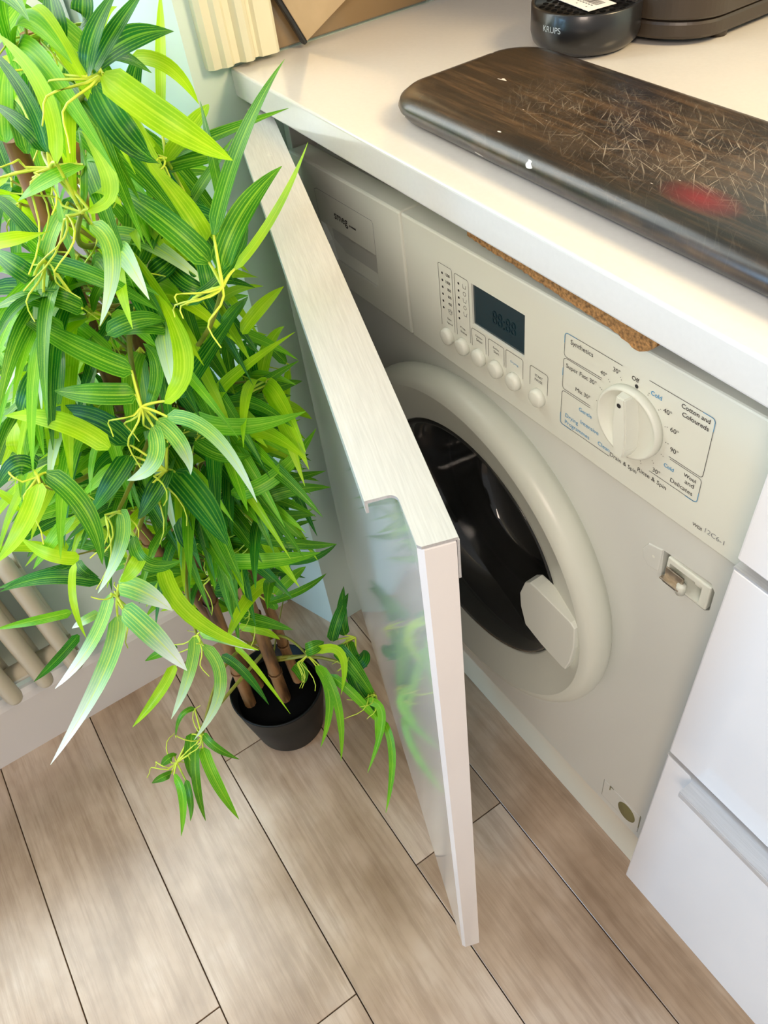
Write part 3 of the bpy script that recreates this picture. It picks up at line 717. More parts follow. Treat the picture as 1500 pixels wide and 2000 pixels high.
# curved lettering on the tray wall
cu = bpy.data.curves.new('t', 'FONT'); cu.body = 'KRUPS'; cu.size = 1; t = bpy.data.objects.new('t', cu); C.objects.link(t); bpy.context.view_layer.update()
me = bpy.data.meshes.new_from_object(t.evaluated_get(bpy.context.evaluated_depsgraph_get())); bpy.data.objects.remove(t, do_unlink=True)
xs = [v.co.x for v in me.vertices]; s_ = 0.0185 / (max(xs) - min(xs)); a0 = DG(-92)
for v in me.vertices:
    a = a0 + v.co.x * s_ / CR; r = CR + 0.0003; v.co = (r * math.cos(a), r * math.sin(a), 0.0215 + v.co.y * s_ * 1.05)
obj_me('lettering', me, M['silver'], cup)
cmx = tag(empty('coffee_machine', (0.2400, 0.411, H + 0.0002)), 'dark brown-black coffee machine standing behind the drip tray', 'coffee machine')
def cm_outline(d):
    pts = []
    for k in range(41):
        a = math.pi + math.pi * k / 40
        pts.append(((0.072 - d) * math.cos(a), -0.080 + (0.052 - d) * math.sin(a)))
    return pts + [(0.070 - d, 0.15 - d), (-0.070 + d, 0.15 - d)]
bm = bmesh.new(); add_prism(bm, cm_outline(0.0), 0.020, 0.20, 'z', 0.002); obj('housing', bm, M['coffee'], cmx)
bm = bmesh.new(); add_prism(bm, cm_outline(0.0015), 0.0045, 0.0192, 'z', 0.003); obj('base', bm, M['coffee'], cmx)
for x, y in ((0.058, -0.070), (0.055, 0.12), (-0.055, 0.12), (-0.055, -0.075)):
    bm = bmesh.new(); add_lathe(bm, [(0.009, 0.0), (0.010, 0.008)], 14, 'z', x, y); obj('foot', bm, M['coffee'], cmx, True)
box('side_seam', 0.0695, 0.0712, -0.034, -0.0325, 0.021, 0.19, M['dark'], cmx)
box('water_tank_lid', -0.06, 0.06, 0.0, 0.14, 0.2002, 0.21, M['coffee'], cmx, 0.003)

# ================================================================= LEANING TRAY
lr = Matrix.Rotation(DG(26), 3, 'X')
tr = tag(empty('leaning_tray', (0.0135, 0.081, H + 0.002), lr), 'tan brushed metal tray with a black edge leaning behind the architrave', 'tray')
box('panel', -0.002, 0.002, 0.002, 0.12, 0.0025, 0.16, M['tan_metal'], tr, 0.0006)
bm = bmesh.new(); add_box(bm, -0.004, 0.004, -0.003, 0.0018, 0.002, 0.16, 0.0015); obj('black_edge', bm, M['black'], tr)

# ================================================================= POTTED BAMBOO
# leaves: base, middle, tip in mm, width in 0.1 mm, colour; twigs: tip, bend, root in mm
LEAVES = """
327,-167,944,311,-127,987,274,-69,1012,135,1 332,-171,923,328,-145,951,305,-100,960,154,1 329,-160,917,331,-123,944,296,-73,965,108,3 
309,-194,895,320,-160,914,289,-128,923,86,0 288,-163,922,275,-167,945,217,-167,963,189,3 326,-175,927,302,-190,954,247,-203,964,171,1 
259,-132,932,249,-127,956,197,-107,977,85,1 293,-194,1041,340,-179,1023,351,-151,995,176,3 283,-198,1034,319,-200,1017,318,-185,994,180,0 
242,-184,1033,257,-160,1045,244,-129,1038,176,0 311,-207,1049,311,-196,1067,278,-166,1076,115,0 300,-201,1046,305,-182,1064,275,-149,1072,103,0 
221,-196,1045,224,-195,1057,181,-181,1068,161,0 199,-173,1045,204,-170,1056,170,-156,1060,143,0 197,-148,1017,225,-133,1014,229,-120,987,101,3 
162,-130,958,142,-109,997,88,-78,1024,95,3 200,-147,947,206,-120,967,182,-96,968,129,3 200,-142,949,222,-106,960,217,-46,959,114,1 
193,-145,940,213,-124,946,205,-93,936,140,1 286,-237,1002,269,-225,1034,206,-228,1055,110,3 258,-235,999,242,-231,1027,183,-233,1044,107,0 
274,-220,991,278,-247,990,251,-263,975,130,2 292,-230,972,302,-214,985,248,-208,1001,130,3 280,-232,967,278,-221,988,235,-207,999,78,1 
213,-229,983,206,-234,1000,159,-242,1006,113,0 269,-293,964,289,-277,969,275,-254,960,104,3 248,-276,989,262,-269,994,239,-259,987,95,3 
258,-226,948,289,-227,935,289,-252,894,119,4 214,-260,915,253,-234,908,270,-206,876,128,1 230,-251,878,224,-265,891,188,-280,884,136,1 
213,-171,872,237,-167,867,230,-149,850,157,0 279,-166,874,272,-163,894,237,-151,899,138,0 250,-244,864,267,-222,874,259,-201,859,136,1 
245,-156,824,252,-143,838,232,-122,833,111,1 257,-144,820,262,-123,838,244,-93,836,121,3 216,-142,856,234,-132,860,229,-108,844,101,3 
194,-192,878,193,-170,902,161,-144,909,206,1 206,-193,868,217,-178,878,197,-157,875,206,0 247,-275,922,246,-282,934,206,-289,933,143,0 
212,-273,884,210,-287,893,180,-308,878,138,1 213,-270,857,203,-284,873,167,-298,867,143,2 125,-241,969,117,-229,994,76,-208,1006,175,2 
103,-215,1025,111,-201,1038,81,-177,1043,133,2 138,-185,981,143,-180,994,114,-166,994,138,1 175,-202,862,164,-178,895,123,-167,904,162,1 
194,-151,950,191,-156,964,143,-147,978,110,3 201,-138,909,206,-124,924,177,-81,936,116,1 139,-231,961,127,-226,987,86,-229,989,129,1 
128,-190,960,114,-189,986,70,-192,991,114,3 277,-242,843,255,-268,864,187,-296,878,194,1 289,-248,831,281,-274,840,242,-297,832,174,1 
256,-202,851,251,-222,860,221,-242,845,160,1 304,-232,825,303,-207,850,243,-196,874,174,3 275,-214,802,276,-181,829,249,-132,842,165,0 
284,-243,810,279,-224,836,241,-220,838,123,1 285,-282,793,260,-305,817,214,-338,811,160,3 259,-264,767,240,-278,790,193,-308,786,218,0 
312,-236,817,348,-215,810,378,-208,758,115,4 301,-242,810,330,-237,801,330,-239,771,125,4 302,-247,807,326,-259,796,305,-282,773,137,4 
273,-211,778,308,-184,774,315,-127,763,144,2 268,-186,766,266,-173,787,256,-97,798,117,3 268,-332,785,311,-320,769,325,-329,724,160,1 
288,-339,793,308,-364,779,294,-396,748,162,3 262,-339,788,261,-350,797,244,-372,771,160,0 264,-268,761,278,-292,754,264,-320,723,192,0 
246,-277,745,253,-297,744,235,-320,720,139,2 273,-247,735,286,-265,731,273,-286,702,198,0 261,-239,721,299,-234,706,316,-229,664,259,0 
213,-327,805,213,-309,827,184,-287,829,165,0 205,-298,797,199,-285,821,163,-269,827,192,1 222,-344,777,222,-341,792,194,-333,788,133,3 
304,-297,716,331,-298,707,329,-273,689,135,1 286,-296,731,310,-308,720,306,-344,678,135,4 302,-286,667,348,-287,643,385,-250,598,143,3 
305,-326,675,328,-312,677,336,-298,646,191,5 319,-332,661,353,-322,651,373,-312,610,191,5 240,-208,725,268,-196,720,266,-170,703,143,1 
207,-165,716,219,-136,733,210,-81,733,120,1 202,-162,708,219,-134,719,218,-100,705,122,1 185,-126,696,199,-107,707,193,-75,695,127,1 
197,-117,690,217,-105,693,221,-85,668,127,3 257,-197,663,278,-158,676,258,-98,688,151,2 215,-168,653,226,-136,672,216,-102,664,132,2 
238,-169,634,259,-137,644,259,-98,631,132,1 246,-184,622,263,-149,637,272,-102,620,145,1 229,-177,570,242,-152,583,246,-116,565,140,1 
237,-186,573,274,-152,570,283,-114,549,125,1 215,-171,652,208,-143,683,173,-107,697,132,3 211,-204,614,219,-178,632,200,-146,632,162,1 
228,-245,637,253,-251,628,253,-250,598,206,0 224,-227,621,216,-213,647,189,-195,647,185,0 243,-233,575,280,-190,577,291,-137,560,162,2 
258,-344,679,249,-364,692,210,-379,688,127,3 236,-340,618,213,-379,633,178,-425,612,138,0 190,-239,807,164,-255,835,116,-271,838,135,2 
258,-234,753,266,-256,750,262,-268,719,112,1 234,-333,704,244,-352,701,232,-383,668,139,2 314,-295,708,327,-309,706,311,-324,683,131,3 
222,-209,739,243,-200,739,237,-188,719,143,1 292,-336,655,315,-369,636,304,-417,594,140,5 306,-340,641,335,-372,618,341,-452,549,162,5 
243,-350,662,269,-366,647,279,-374,605,88,3 207,-379,570,200,-410,576,165,-453,557,98,2 195,-387,522,205,-416,516,189,-451,484,103,0 
264,-287,508,289,-309,492,293,-348,442,123,4 274,-283,501,315,-289,479,319,-338,424,131,4 180,-318,373,196,-348,361,188,-397,317,143,3 
264,-280,511,289,-261,512,300,-240,482,123,5 220,-328,268,245,-322,263,258,-305,230,117,1 230,-337,256,268,-343,236,303,-342,177,151,2 
206,-340,260,226,-356,250,232,-369,210,152,1 222,-342,260,256,-364,237,280,-379,180,117,1 235,-384,245,263,-387,235,279,-414,180,125,2 
242,-375,230,267,-382,220,269,-396,182,117,1 210,-373,243,213,-382,250,201,-395,225,118,1 221,-387,229,223,-399,236,207,-415,211,108,1 
166,-357,586,158,-394,590,126,-435,570,112,0 212,-349,633,230,-347,633,223,-339,612,99,0 252,-355,598,256,-368,603,237,-384,581,86,5 
157,-305,370,156,-323,377,136,-346,354,123,1 183,-322,274,185,-342,277,184,-361,240,74,1 192,-223,512,225,-180,517,242,-119,500,153,2 
196,-155,470,222,-126,475,216,-87,467,108,0 176,-222,389,202,-203,390,217,-172,361,170,1 174,-181,381,195,-141,395,187,-99,389,101,1 
155,-233,430,169,-217,438,156,-197,428,185,0 199,-149,265,227,-121,268,248,-144,211,135,3 201,-153,235,244,-161,210,265,-200,146,121,2 
203,-149,235,255,-155,204,292,-185,130,121,2 215,-141,216,259,-126,199,297,-111,145,133,2 188,-95,243,174,-87,272,140,-61,281,161,0 
184,-115,242,176,-94,272,151,-61,276,167,0 190,-93,230,217,-99,219,221,-85,192,168,1 199,-116,244,235,-110,230,270,-102,175,218,1 
216,-109,204,248,-115,188,270,-102,146,195,0 217,-99,208,223,-90,221,205,-79,210,222,0 265,-118,189,296,-110,181,320,-161,109,133,2 
294,-110,167,335,-124,141,367,-166,67,112,2 272,-102,174,296,-117,161,302,-132,120,151,2 192,-158,268,201,-147,278,192,-129,263,187,1 
166,-240,323,202,-231,310,250,-220,245,74,3 132,-257,275,168,-243,265,200,-234,212,125,0 167,-172,214,185,-171,214,184,-171,184,203,1 
167,-167,380,173,-143,399,161,-115,390,146,2 167,-172,350,153,-168,377,134,-143,374,149,1 153,-223,340,178,-202,342,186,-185,313,124,3 
194,-219,1043,244,-221,1080,299,-224,1077,157,1 195,-218,1042,243,-214,1065,297,-210,1052,133,2 195,-218,1040,256,-216,1042,322,-213,1000,156,2 
178,-201,1052,232,-202,1062,292,-204,1033,116,3 178,-201,1051,245,-201,1047,318,-201,993,126,3 177,-199,1051,215,-188,1048,258,-175,1015,148,2 
168,-201,1008,210,-217,1022,257,-235,1003,120,0 167,-186,1004,240,-197,1004,318,-210,951,138,1 175,-198,975,219,-181,1025,268,-163,1033,121,1 
169,-201,1007,213,-213,1017,262,-226,994,150,2 169,-199,1006,230,-199,1008,296,-198,966,130,1 146,-176,990,212,-205,1007,284,-235,973,159,3 
168,-197,1008,205,-183,1020,247,-167,1003,153,3 174,-199,976,198,-191,1019,225,-183,1032,152,1 166,-183,1007,199,-167,1026,237,-149,1017,131,1 
142,-175,1025,183,-187,1023,229,-200,988,142,3 176,-200,972,217,-201,988,263,-203,973,146,1 141,-174,1024,202,-175,1007,268,-176,942,123,3 
177,-198,970,233,-186,974,294,-173,936,152,1 201,-207,881,258,-213,921,321,-220,916,159,4 164,-194,955,206,-187,963,254,-180,940,145,2 
169,-234,886,194,-228,950,221,-220,974,119,4 164,-196,953,212,-205,945,265,-216,898,131,1 140,-173,1022,188,-163,981,241,-152,886,156,3 
166,-198,1001,189,-190,966,214,-181,891,123,2 172,-238,881,235,-274,891,303,-313,850,154,1 179,-243,846,222,-279,896,269,-319,899,136,0 
154,-206,892,203,-204,944,257,-202,951,136,3 202,-208,879,246,-219,900,296,-233,886,139,3 195,-172,891,244,-156,926,299,-139,921,142,0 
193,-173,892,222,-169,937,254,-165,950,150,2 194,-174,892,223,-181,931,257,-189,939,162,2 160,-240,863,193,-272,912,230,-308,919,147,2 
171,-240,881,208,-291,887,249,-346,848,131,2 169,-249,867,191,-257,915,215,-266,932,131,1 166,-224,924,202,-267,894,242,-314,814,127,4 
172,-251,861,230,-294,860,293,-340,806,133,2 145,-172,985,194,-154,947,246,-134,855,131,0 161,-241,860,208,-287,876,259,-338,846,149,1 
180,-238,846,226,-221,889,277,-203,891,122,1 166,-224,924,187,-261,900,210,-303,836,124,2 122,-159,919,120,-172,987,117,-187,1015,145,2 
150,-223,853,200,-273,874,254,-328,843,123,2 144,-171,984,173,-148,948,204,-123,866,147,3 201,-206,875,250,-209,856,304,-211,794,142,0 
162,-193,950,195,-176,915,231,-158,836,120,3 168,-241,880,180,-291,878,193,-348,836,120,2 155,-205,887,221,-199,883,292,-192,831,145,3 
209,-185,839,257,-205,851,311,-226,824,164,4 162,-240,858,213,-278,854,269,-319,802,154,0 155,-206,888,205,-204,892,260,-201,859,161,1 
186,-226,839,259,-211,841,339,-196,790,122,2 160,-174,872,193,-184,903,232,-195,904,130,3 156,-175,874,159,-193,925,163,-213,945,120,1 
178,-245,843,198,-288,852,220,-337,825,159,4 71,-189,998,31,-184,1033,-13,-179,1035,120,4 151,-219,856,187,-221,887,228,-224,888,161,1 
131,-159,904,126,-137,971,121,-114,997,151,0 155,-203,888,199,-180,892,249,-153,858,135,4 179,-244,841,212,-300,828,248,-361,764,144,3 
146,-232,875,165,-287,870,186,-348,821,136,2 58,-200,1032,21,-171,1036,-22,-138,1004,148,1 160,-242,857,185,-298,844,213,-359,783,117,2 
148,-230,874,178,-259,866,212,-291,823,135,3 58,-200,1031,24,-176,1026,-16,-149,988,157,2 128,-155,913,169,-141,919,217,-125,892,139,0 
167,-156,849,208,-140,884,254,-122,883,140,3 182,-185,798,247,-211,821,317,-240,795,135,0 147,-231,874,171,-272,857,198,-319,800,135,3 
154,-295,785,207,-310,811,264,-327,796,118,2 82,-165,954,65,-154,992,45,-142,1004,122,1 150,-215,855,184,-183,880,222,-148,871,161,3 
171,-240,847,117,-252,905,58,-265,913,121,0 70,-165,935,122,-156,942,180,-145,909,143,0 148,-230,873,170,-259,857,196,-291,808,164,3 
71,-186,996,38,-161,1006,2,-133,987,135,1 82,-163,953,58,-133,1000,31,-99,1009,161,3 137,-161,895,204,-157,867,276,-153,781,146,0 
160,-193,826,216,-176,848,277,-157,827,123,3 128,-234,820,177,-272,839,230,-314,812,118,2 208,-183,836,247,-185,817,291,-186,763,128,3 
32,-194,958,-1,-186,1016,-36,-178,1034,160,2 159,-194,828,194,-185,856,233,-175,856,158,3 126,-235,822,145,-283,852,166,-335,844,134,3 
160,-240,855,187,-278,814,217,-319,722,152,3 70,-190,992,34,-192,977,-7,-193,928,152,0 129,-234,818,190,-275,812,255,-320,750,146,3 
161,-171,866,196,-160,855,237,-148,812,136,2 44,-194,953,3,-181,1003,-42,-166,1013,160,4 160,-170,866,206,-152,847,256,-132,787,132,0 
169,-157,844,213,-151,837,263,-145,793,159,3 182,-183,796,239,-191,797,302,-199,756,140,1 182,-183,795,250,-181,792,323,-179,739,119,1 
164,-182,802,201,-151,844,243,-118,845,123,0 53,-231,868,68,-254,909,85,-280,920,161,3 103,-249,909,99,-265,876,94,-284,806,127,1 
102,-167,891,85,-147,938,65,-124,953,128,4 168,-251,856,176,-292,801,186,-336,687,163,3 166,-186,798,227,-193,800,293,-200,757,146,1 
178,-215,791,214,-237,791,256,-263,758,160,2 225,-126,740,273,-157,776,326,-191,768,127,3 69,-189,994,-3,-188,987,-80,-187,926,161,3 
177,-232,837,146,-275,825,113,-322,770,129,3 145,-259,743,167,-302,796,191,-350,804,141,4 156,-200,823,175,-243,812,196,-291,763,133,0 
1,-168,936,25,-153,967,52,-136,973,137,1 99,-249,913,48,-275,895,-7,-303,831,121,4 105,-151,835,161,-132,863,221,-112,847,163,3 
49,-221,899,4,-202,960,-44,-181,974,136,2 133,-237,776,160,-244,814,189,-252,824,160,1 108,-143,941,116,-114,905,124,-82,826,156,1 
119,-152,913,101,-113,916,81,-68,886,156,4 134,-239,774,167,-262,799,203,-287,793,150,3 139,-267,726,148,-290,801,157,-316,830,150,2 
152,-298,780,172,-328,765,195,-362,717,129,2 166,-185,798,206,-182,798,252,-179,767,117,0 103,-243,910,100,-210,870,97,-173,783,162,3 
132,-242,771,160,-302,781,190,-368,743,130,3 79,-164,949,34,-145,951,-16,-125,917,134,1 66,-208,953,-4,-194,962,-81,-178,919,156,3 
166,-158,841,211,-171,792,260,-185,686,130,1 145,-267,731,203,-311,738,265,-357,694,152,2 135,-239,773,168,-257,788,207,-279,775,141,1 
42,-238,915,-12,-228,949,-72,-216,941,121,0 119,-249,819,128,-287,806,138,-331,757,144,1 82,-162,946,59,-129,927,34,-92,870,145,4 
141,-267,736,144,-298,785,147,-333,800,129,3 160,-260,710,205,-284,741,254,-310,734,121,2 112,-271,761,160,-276,780,214,-281,764,142,4 
227,-124,738,271,-130,749,321,-138,726,128,3 47,-256,815,99,-311,813,155,-371,756,125,1 42,-194,949,-10,-179,958,-68,-163,928,124,0 
68,-207,949,32,-181,922,-8,-152,850,138,2 43,-192,947,7,-171,946,-33,-147,913,164,4 151,-297,779,166,-335,746,184,-376,667,155,1 
165,-184,795,223,-175,766,286,-165,685,159,0 3,-147,951,-32,-180,974,-72,-216,961,164,3 130,-270,753,141,-314,771,153,-364,755,126,1 
80,-317,794,123,-315,784,172,-313,738,128,2 132,-269,751,159,-310,755,189,-355,723,147,2 149,-256,739,200,-269,739,256,-284,699,143,2 
53,-222,865,66,-171,890,81,-114,875,116,0 193,-172,703,246,-156,746,303,-138,744,134,1 33,-196,948,20,-204,911,4,-214,835,128,3 
179,-177,795,201,-135,789,226,-88,747,146,2 113,-247,822,70,-278,836,22,-312,812,162,0 227,-124,737,269,-130,735,316,-137,701,160,3 
102,-145,943,52,-126,914,-3,-106,837,138,2 111,-261,724,162,-297,750,218,-337,731,144,4 42,-239,910,4,-243,901,-40,-247,860,164,0 
144,-161,838,174,-146,802,207,-128,722,122,1 226,-124,736,269,-134,729,317,-145,686,118,3 98,-170,885,59,-168,887,14,-166,858,163,1 
58,-168,934,-8,-192,931,-80,-218,877,127,2 205,-171,675,262,-156,722,324,-140,721,153,3 109,-276,759,132,-326,757,157,-382,713,156,1 
120,-245,816,134,-260,781,151,-277,707,118,0 138,-270,724,134,-310,759,130,-356,761,135,1 146,-298,780,121,-340,757,94,-387,690,153,4 
158,-263,709,178,-307,725,200,-356,706,132,2 121,-235,817,89,-295,802,54,-360,735,160,4 42,-249,821,30,-228,878,17,-205,899,146,4 
128,-270,753,122,-313,767,115,-361,749,122,2 112,-246,823,49,-272,843,-20,-300,814,153,1 169,-215,685,198,-241,732,229,-270,742,152,1 
144,-162,837,167,-154,794,192,-146,707,146,3 45,-241,907,19,-270,865,-9,-301,774,147,0 169,-224,688,187,-236,741,207,-250,761,164,2 
175,-210,787,200,-196,747,227,-181,663,140,0 103,-152,868,79,-107,880,54,-57,857,124,1 93,-232,822,51,-251,841,4,-273,826,124,2 
144,-268,728,176,-308,713,211,-352,656,119,0 174,-213,787,198,-234,725,223,-257,604,159,4 -11,-148,988,-36,-168,944,-63,-190,853,156,3 
102,-152,867,73,-105,881,40,-54,854,160,2 198,-194,700,244,-165,715,295,-133,690,116,2 169,-156,703,234,-192,711,304,-231,667,158,0 
47,-225,892,6,-238,877,-40,-253,825,155,3 193,-172,703,227,-162,728,265,-151,724,133,3 108,-263,725,120,-298,757,133,-338,757,129,3 
72,-312,799,54,-275,820,34,-233,810,157,1 -7,-168,934,-48,-146,958,-93,-121,948,123,3 138,-157,752,180,-158,765,228,-158,748,132,1 
152,-241,661,187,-275,709,225,-312,714,126,0 205,-174,674,252,-186,693,304,-199,678,143,2 194,-172,702,230,-164,719,273,-155,708,142,3 
171,-221,687,193,-214,728,219,-206,741,117,2 205,-172,674,251,-165,701,301,-158,693,121,2 47,-225,892,-12,-255,879,-77,-287,814,127,0 
205,-175,673,248,-200,688,296,-227,667,126,1 105,-262,726,95,-296,773,83,-335,783,139,1 -12,-147,988,-48,-160,947,-87,-175,858,141,2 
47,-224,893,-21,-243,886,-95,-262,826,150,2 143,-263,669,141,-326,717,138,-394,715,161,1 194,-213,630,264,-223,657,340,-234,633,165,1 
186,-126,690,198,-126,752,211,-127,778,159,0 65,-237,787,49,-260,818,29,-288,823,120,0 147,-256,735,181,-266,706,219,-278,635,119,1 
194,-173,698,247,-172,689,307,-171,639,128,2 42,-238,910,-21,-224,888,-90,-209,813,131,2 206,-171,672,263,-156,682,327,-139,648,150,1 
153,-185,692,187,-178,735,225,-170,744,115,2 19,-171,886,-16,-159,907,-56,-145,900,126,2 80,-221,744,79,-283,774,77,-351,759,121,1 
133,-153,754,145,-118,788,159,-79,791,152,3 210,-173,655,242,-184,680,280,-197,677,129,1 153,-184,690,203,-159,723,257,-131,713,153,0 
143,-263,669,146,-314,703,149,-371,697,118,1 41,-181,872,2,-155,889,-43,-126,872,128,3 171,-210,683,206,-195,704,245,-177,696,124,1 
150,-242,661,167,-280,699,186,-323,702,116,2 2,-143,946,-41,-148,925,-90,-154,864,122,3 46,-226,864,-19,-205,882,-90,-183,852,133,3 
151,-192,689,179,-244,702,210,-302,673,146,1 105,-276,757,94,-330,735,81,-390,666,147,1 150,-241,661,165,-272,701,182,-307,708,127,2 
2,-141,947,-41,-123,934,-90,-103,883,153,3 41,-181,871,9,-158,877,-29,-132,854,158,2 165,-224,688,150,-234,728,132,-246,743,160,2 
106,-154,861,109,-118,811,113,-79,707,138,3 151,-186,693,170,-187,731,192,-187,745,158,0 173,-223,680,232,-227,662,296,-232,595,163,1 
33,-163,761,73,-151,824,118,-138,841,116,4 198,-195,696,250,-179,666,307,-161,586,156,1 155,-205,657,204,-235,679,259,-267,659,135,1 
210,-174,652,245,-194,662,286,-216,642,141,0 47,-231,861,-9,-270,838,-69,-311,761,124,3 168,-150,705,197,-125,730,230,-97,724,115,2 
42,-188,867,11,-217,843,-24,-250,777,159,2 147,-186,694,133,-185,755,118,-184,780,143,4 173,-185,649,248,-183,661,329,-181,620,129,3 
0,-244,833,-33,-247,865,-70,-251,868,152,4 197,-196,695,242,-182,666,291,-168,590,129,0 194,-215,629,240,-241,642,291,-269,618,129,2 
69,-189,756,117,-157,776,169,-121,755,130,0 164,-214,627,223,-213,665,287,-211,657,151,3 172,-183,652,220,-155,690,273,-124,685,134,2 
194,-213,629,244,-220,643,299,-227,620,146,0 19,-210,851,-27,-226,863,-79,-244,839,136,3 185,-123,689,186,-102,740,186,-78,759,158,3 
90,-274,661,96,-316,722,101,-361,739,154,1 93,-231,817,48,-250,790,-3,-271,715,152,4 96,-163,790,70,-124,824,42,-81,820,116,2 
149,-243,660,152,-289,687,155,-340,679,155,2 155,-202,657,207,-196,680,265,-190,664,157,0 142,-263,668,137,-308,687,130,-359,672,154,2 
19,-170,884,-26,-139,891,-76,-104,858,123,2 114,-244,817,65,-248,767,12,-252,660,143,1 197,-186,594,245,-206,636,297,-229,636,156,0 
90,-272,662,92,-294,724,94,-318,748,161,1 19,-211,850,-35,-241,851,-95,-275,807,123,1 23,-200,801,-5,-162,858,-34,-122,870,155,4 
19,-210,849,-29,-229,848,-82,-250,809,127,3 117,-263,620,132,-304,684,149,-347,702,136,4 194,-213,627,251,-227,619,313,-241,567,143,1 
155,-204,654,218,-225,647,286,-248,590,132,0 210,-172,650,249,-178,640,294,-185,597,140,1 104,-274,755,84,-308,721,61,-345,641,156,3 
70,-259,740,50,-298,752,28,-342,732,133,3 193,-202,587,220,-215,648,250,-229,669,125,0 195,-182,595,227,-161,665,262,-138,687,151,3 
163,-212,628,202,-196,670,245,-179,675,118,3 97,-153,828,75,-148,794,50,-142,722,144,0 19,-175,881,-27,-189,860,-78,-205,797,136,2 
79,-221,742,59,-272,752,38,-330,722,162,3 91,-273,662,100,-299,707,110,-328,721,153,2 150,-180,678,189,-172,688,232,-162,669,116,3 
94,-152,833,25,-136,837,-50,-120,790,122,1 68,-257,742,32,-277,771,-8,-299,767,161,2 34,-223,786,-11,-239,822,-61,-257,820,144,1 
149,-235,662,149,-212,702,149,-187,715,119,2 173,-186,649,215,-189,657,262,-193,633,129,1 93,-275,657,126,-324,669,163,-378,639,146,3 
149,-178,679,187,-149,693,228,-117,673,129,0 195,-200,585,240,-187,633,290,-172,638,126,1 100,-238,666,89,-276,719,77,-318,731,134,1 
169,-236,575,218,-276,612,270,-319,602,117,1 171,-232,575,235,-234,614,304,-236,605,140,1 168,-151,700,199,-135,684,234,-117,635,160,2 
209,-152,567,264,-186,609,324,-221,601,139,0 94,-164,789,44,-134,811,-10,-100,790,144,1 34,-222,786,-11,-224,817,-61,-227,812,152,3 
197,-184,594,236,-186,629,280,-187,631,163,2 170,-233,576,223,-243,614,280,-254,610,136,0 68,-256,741,6,-276,777,-61,-298,764,162,2 
20,-206,799,-29,-234,823,-82,-264,806,147,2 63,-237,781,14,-273,771,-40,-313,713,164,3 48,-186,805,-2,-176,822,-58,-164,803,117,3 
62,-234,781,25,-238,774,-19,-242,735,124,0 165,-215,625,205,-224,631,251,-234,606,163,1 41,-183,867,-14,-166,835,-74,-147,749,146,2 
41,-183,868,-24,-168,843,-95,-151,762,120,1 198,-183,593,246,-167,620,300,-150,609,128,2 62,-232,783,10,-221,789,-48,-210,757,163,3 
116,-265,617,123,-323,653,131,-386,644,165,0 78,-210,745,53,-167,776,26,-120,769,152,4 196,-201,583,241,-200,605,292,-199,592,154,1 
112,-261,621,96,-306,678,79,-355,690,161,2 153,-260,702,131,-277,661,107,-296,575,156,0 148,-185,674,188,-228,635,231,-274,539,147,3 
27,-164,762,2,-165,813,-24,-166,831,145,4 101,-151,731,68,-125,775,32,-97,782,137,1 1,-239,830,-43,-186,840,-90,-129,801,141,1 
87,-272,661,56,-287,715,23,-304,730,130,0 104,-164,709,101,-136,741,99,-104,748,145,0 93,-165,788,31,-135,798,-38,-102,759,137,1 
139,-246,586,178,-290,610,221,-338,591,149,3 103,-148,730,97,-113,752,90,-72,745,158,2 136,-247,588,141,-296,637,147,-350,642,154,1 
48,-186,802,7,-179,795,-40,-172,755,123,1 89,-243,650,85,-303,679,79,-369,662,146,0 157,-186,599,192,-162,650,229,-136,660,158,1 
97,-163,784,75,-119,763,52,-70,699,154,1 78,-220,739,56,-262,717,32,-309,652,149,4 119,-239,649,117,-284,657,116,-336,631,145,3 
103,-262,719,60,-305,695,13,-352,620,149,0 91,-306,667,92,-363,644,93,-425,572,130,3 33,-221,784,-14,-217,793,-67,-211,767,120,1 
20,-205,847,-27,-177,820,-79,-146,744,148,4 87,-302,584,108,-298,657,131,-293,685,119,0 204,-151,570,191,-166,645,177,-181,674,121,1 
-3,-176,820,-46,-174,836,-96,-171,819,145,3 48,-188,802,-13,-203,795,-79,-219,741,149,3 163,-217,622,192,-240,610,225,-266,566,154,1 
160,-187,596,218,-175,616,283,-162,593,136,3 163,-198,574,220,-195,606,282,-191,595,142,1 148,-226,564,151,-249,639,153,-274,668,133,2 
124,-270,600,131,-302,633,139,-338,637,118,0 87,-241,652,65,-273,699,39,-309,708,162,2 78,-192,745,12,-199,773,-59,-207,753,115,1 
69,-162,699,42,-153,768,12,-143,793,152,2 156,-164,621,192,-156,641,234,-147,633,147,1 197,-181,592,233,-155,607,272,-125,591,155,1 
96,-167,782,65,-160,742,31,-153,657,129,3 -3,-178,818,-43,-189,818,-88,-202,786,129,3 63,-233,779,22,-227,748,-24,-221,674,154,1 
21,-199,798,-21,-158,813,-68,-113,785,135,3 46,-250,657,75,-281,681,107,-316,672,161,0 120,-238,647,129,-299,628,140,-365,559,128,3 
78,-190,744,34,-184,752,-16,-177,727,122,4 12,-142,773,-21,-149,812,-58,-156,819,132,4 115,-266,617,112,-305,636,108,-351,624,156,2 
82,-230,652,70,-229,702,56,-229,723,159,1 104,-162,706,105,-118,720,106,-68,702,159,3 121,-260,614,164,-260,611,213,-259,576,148,0 
117,-261,615,151,-295,607,188,-334,560,131,1 155,-162,620,191,-133,641,232,-101,627,155,1 19,-203,796,-29,-204,791,-83,-205,749,119,3 
19,-204,795,-28,-213,785,-81,-223,737,146,1 178,-180,550,205,-159,617,234,-135,639,156,2 62,-143,638,82,-184,705,103,-227,723,118,2 
135,-248,585,128,-321,606,121,-400,575,152,3 160,-186,594,219,-164,598,284,-140,555,140,2 50,-188,799,5,-192,762,-45,-197,677,122,1 
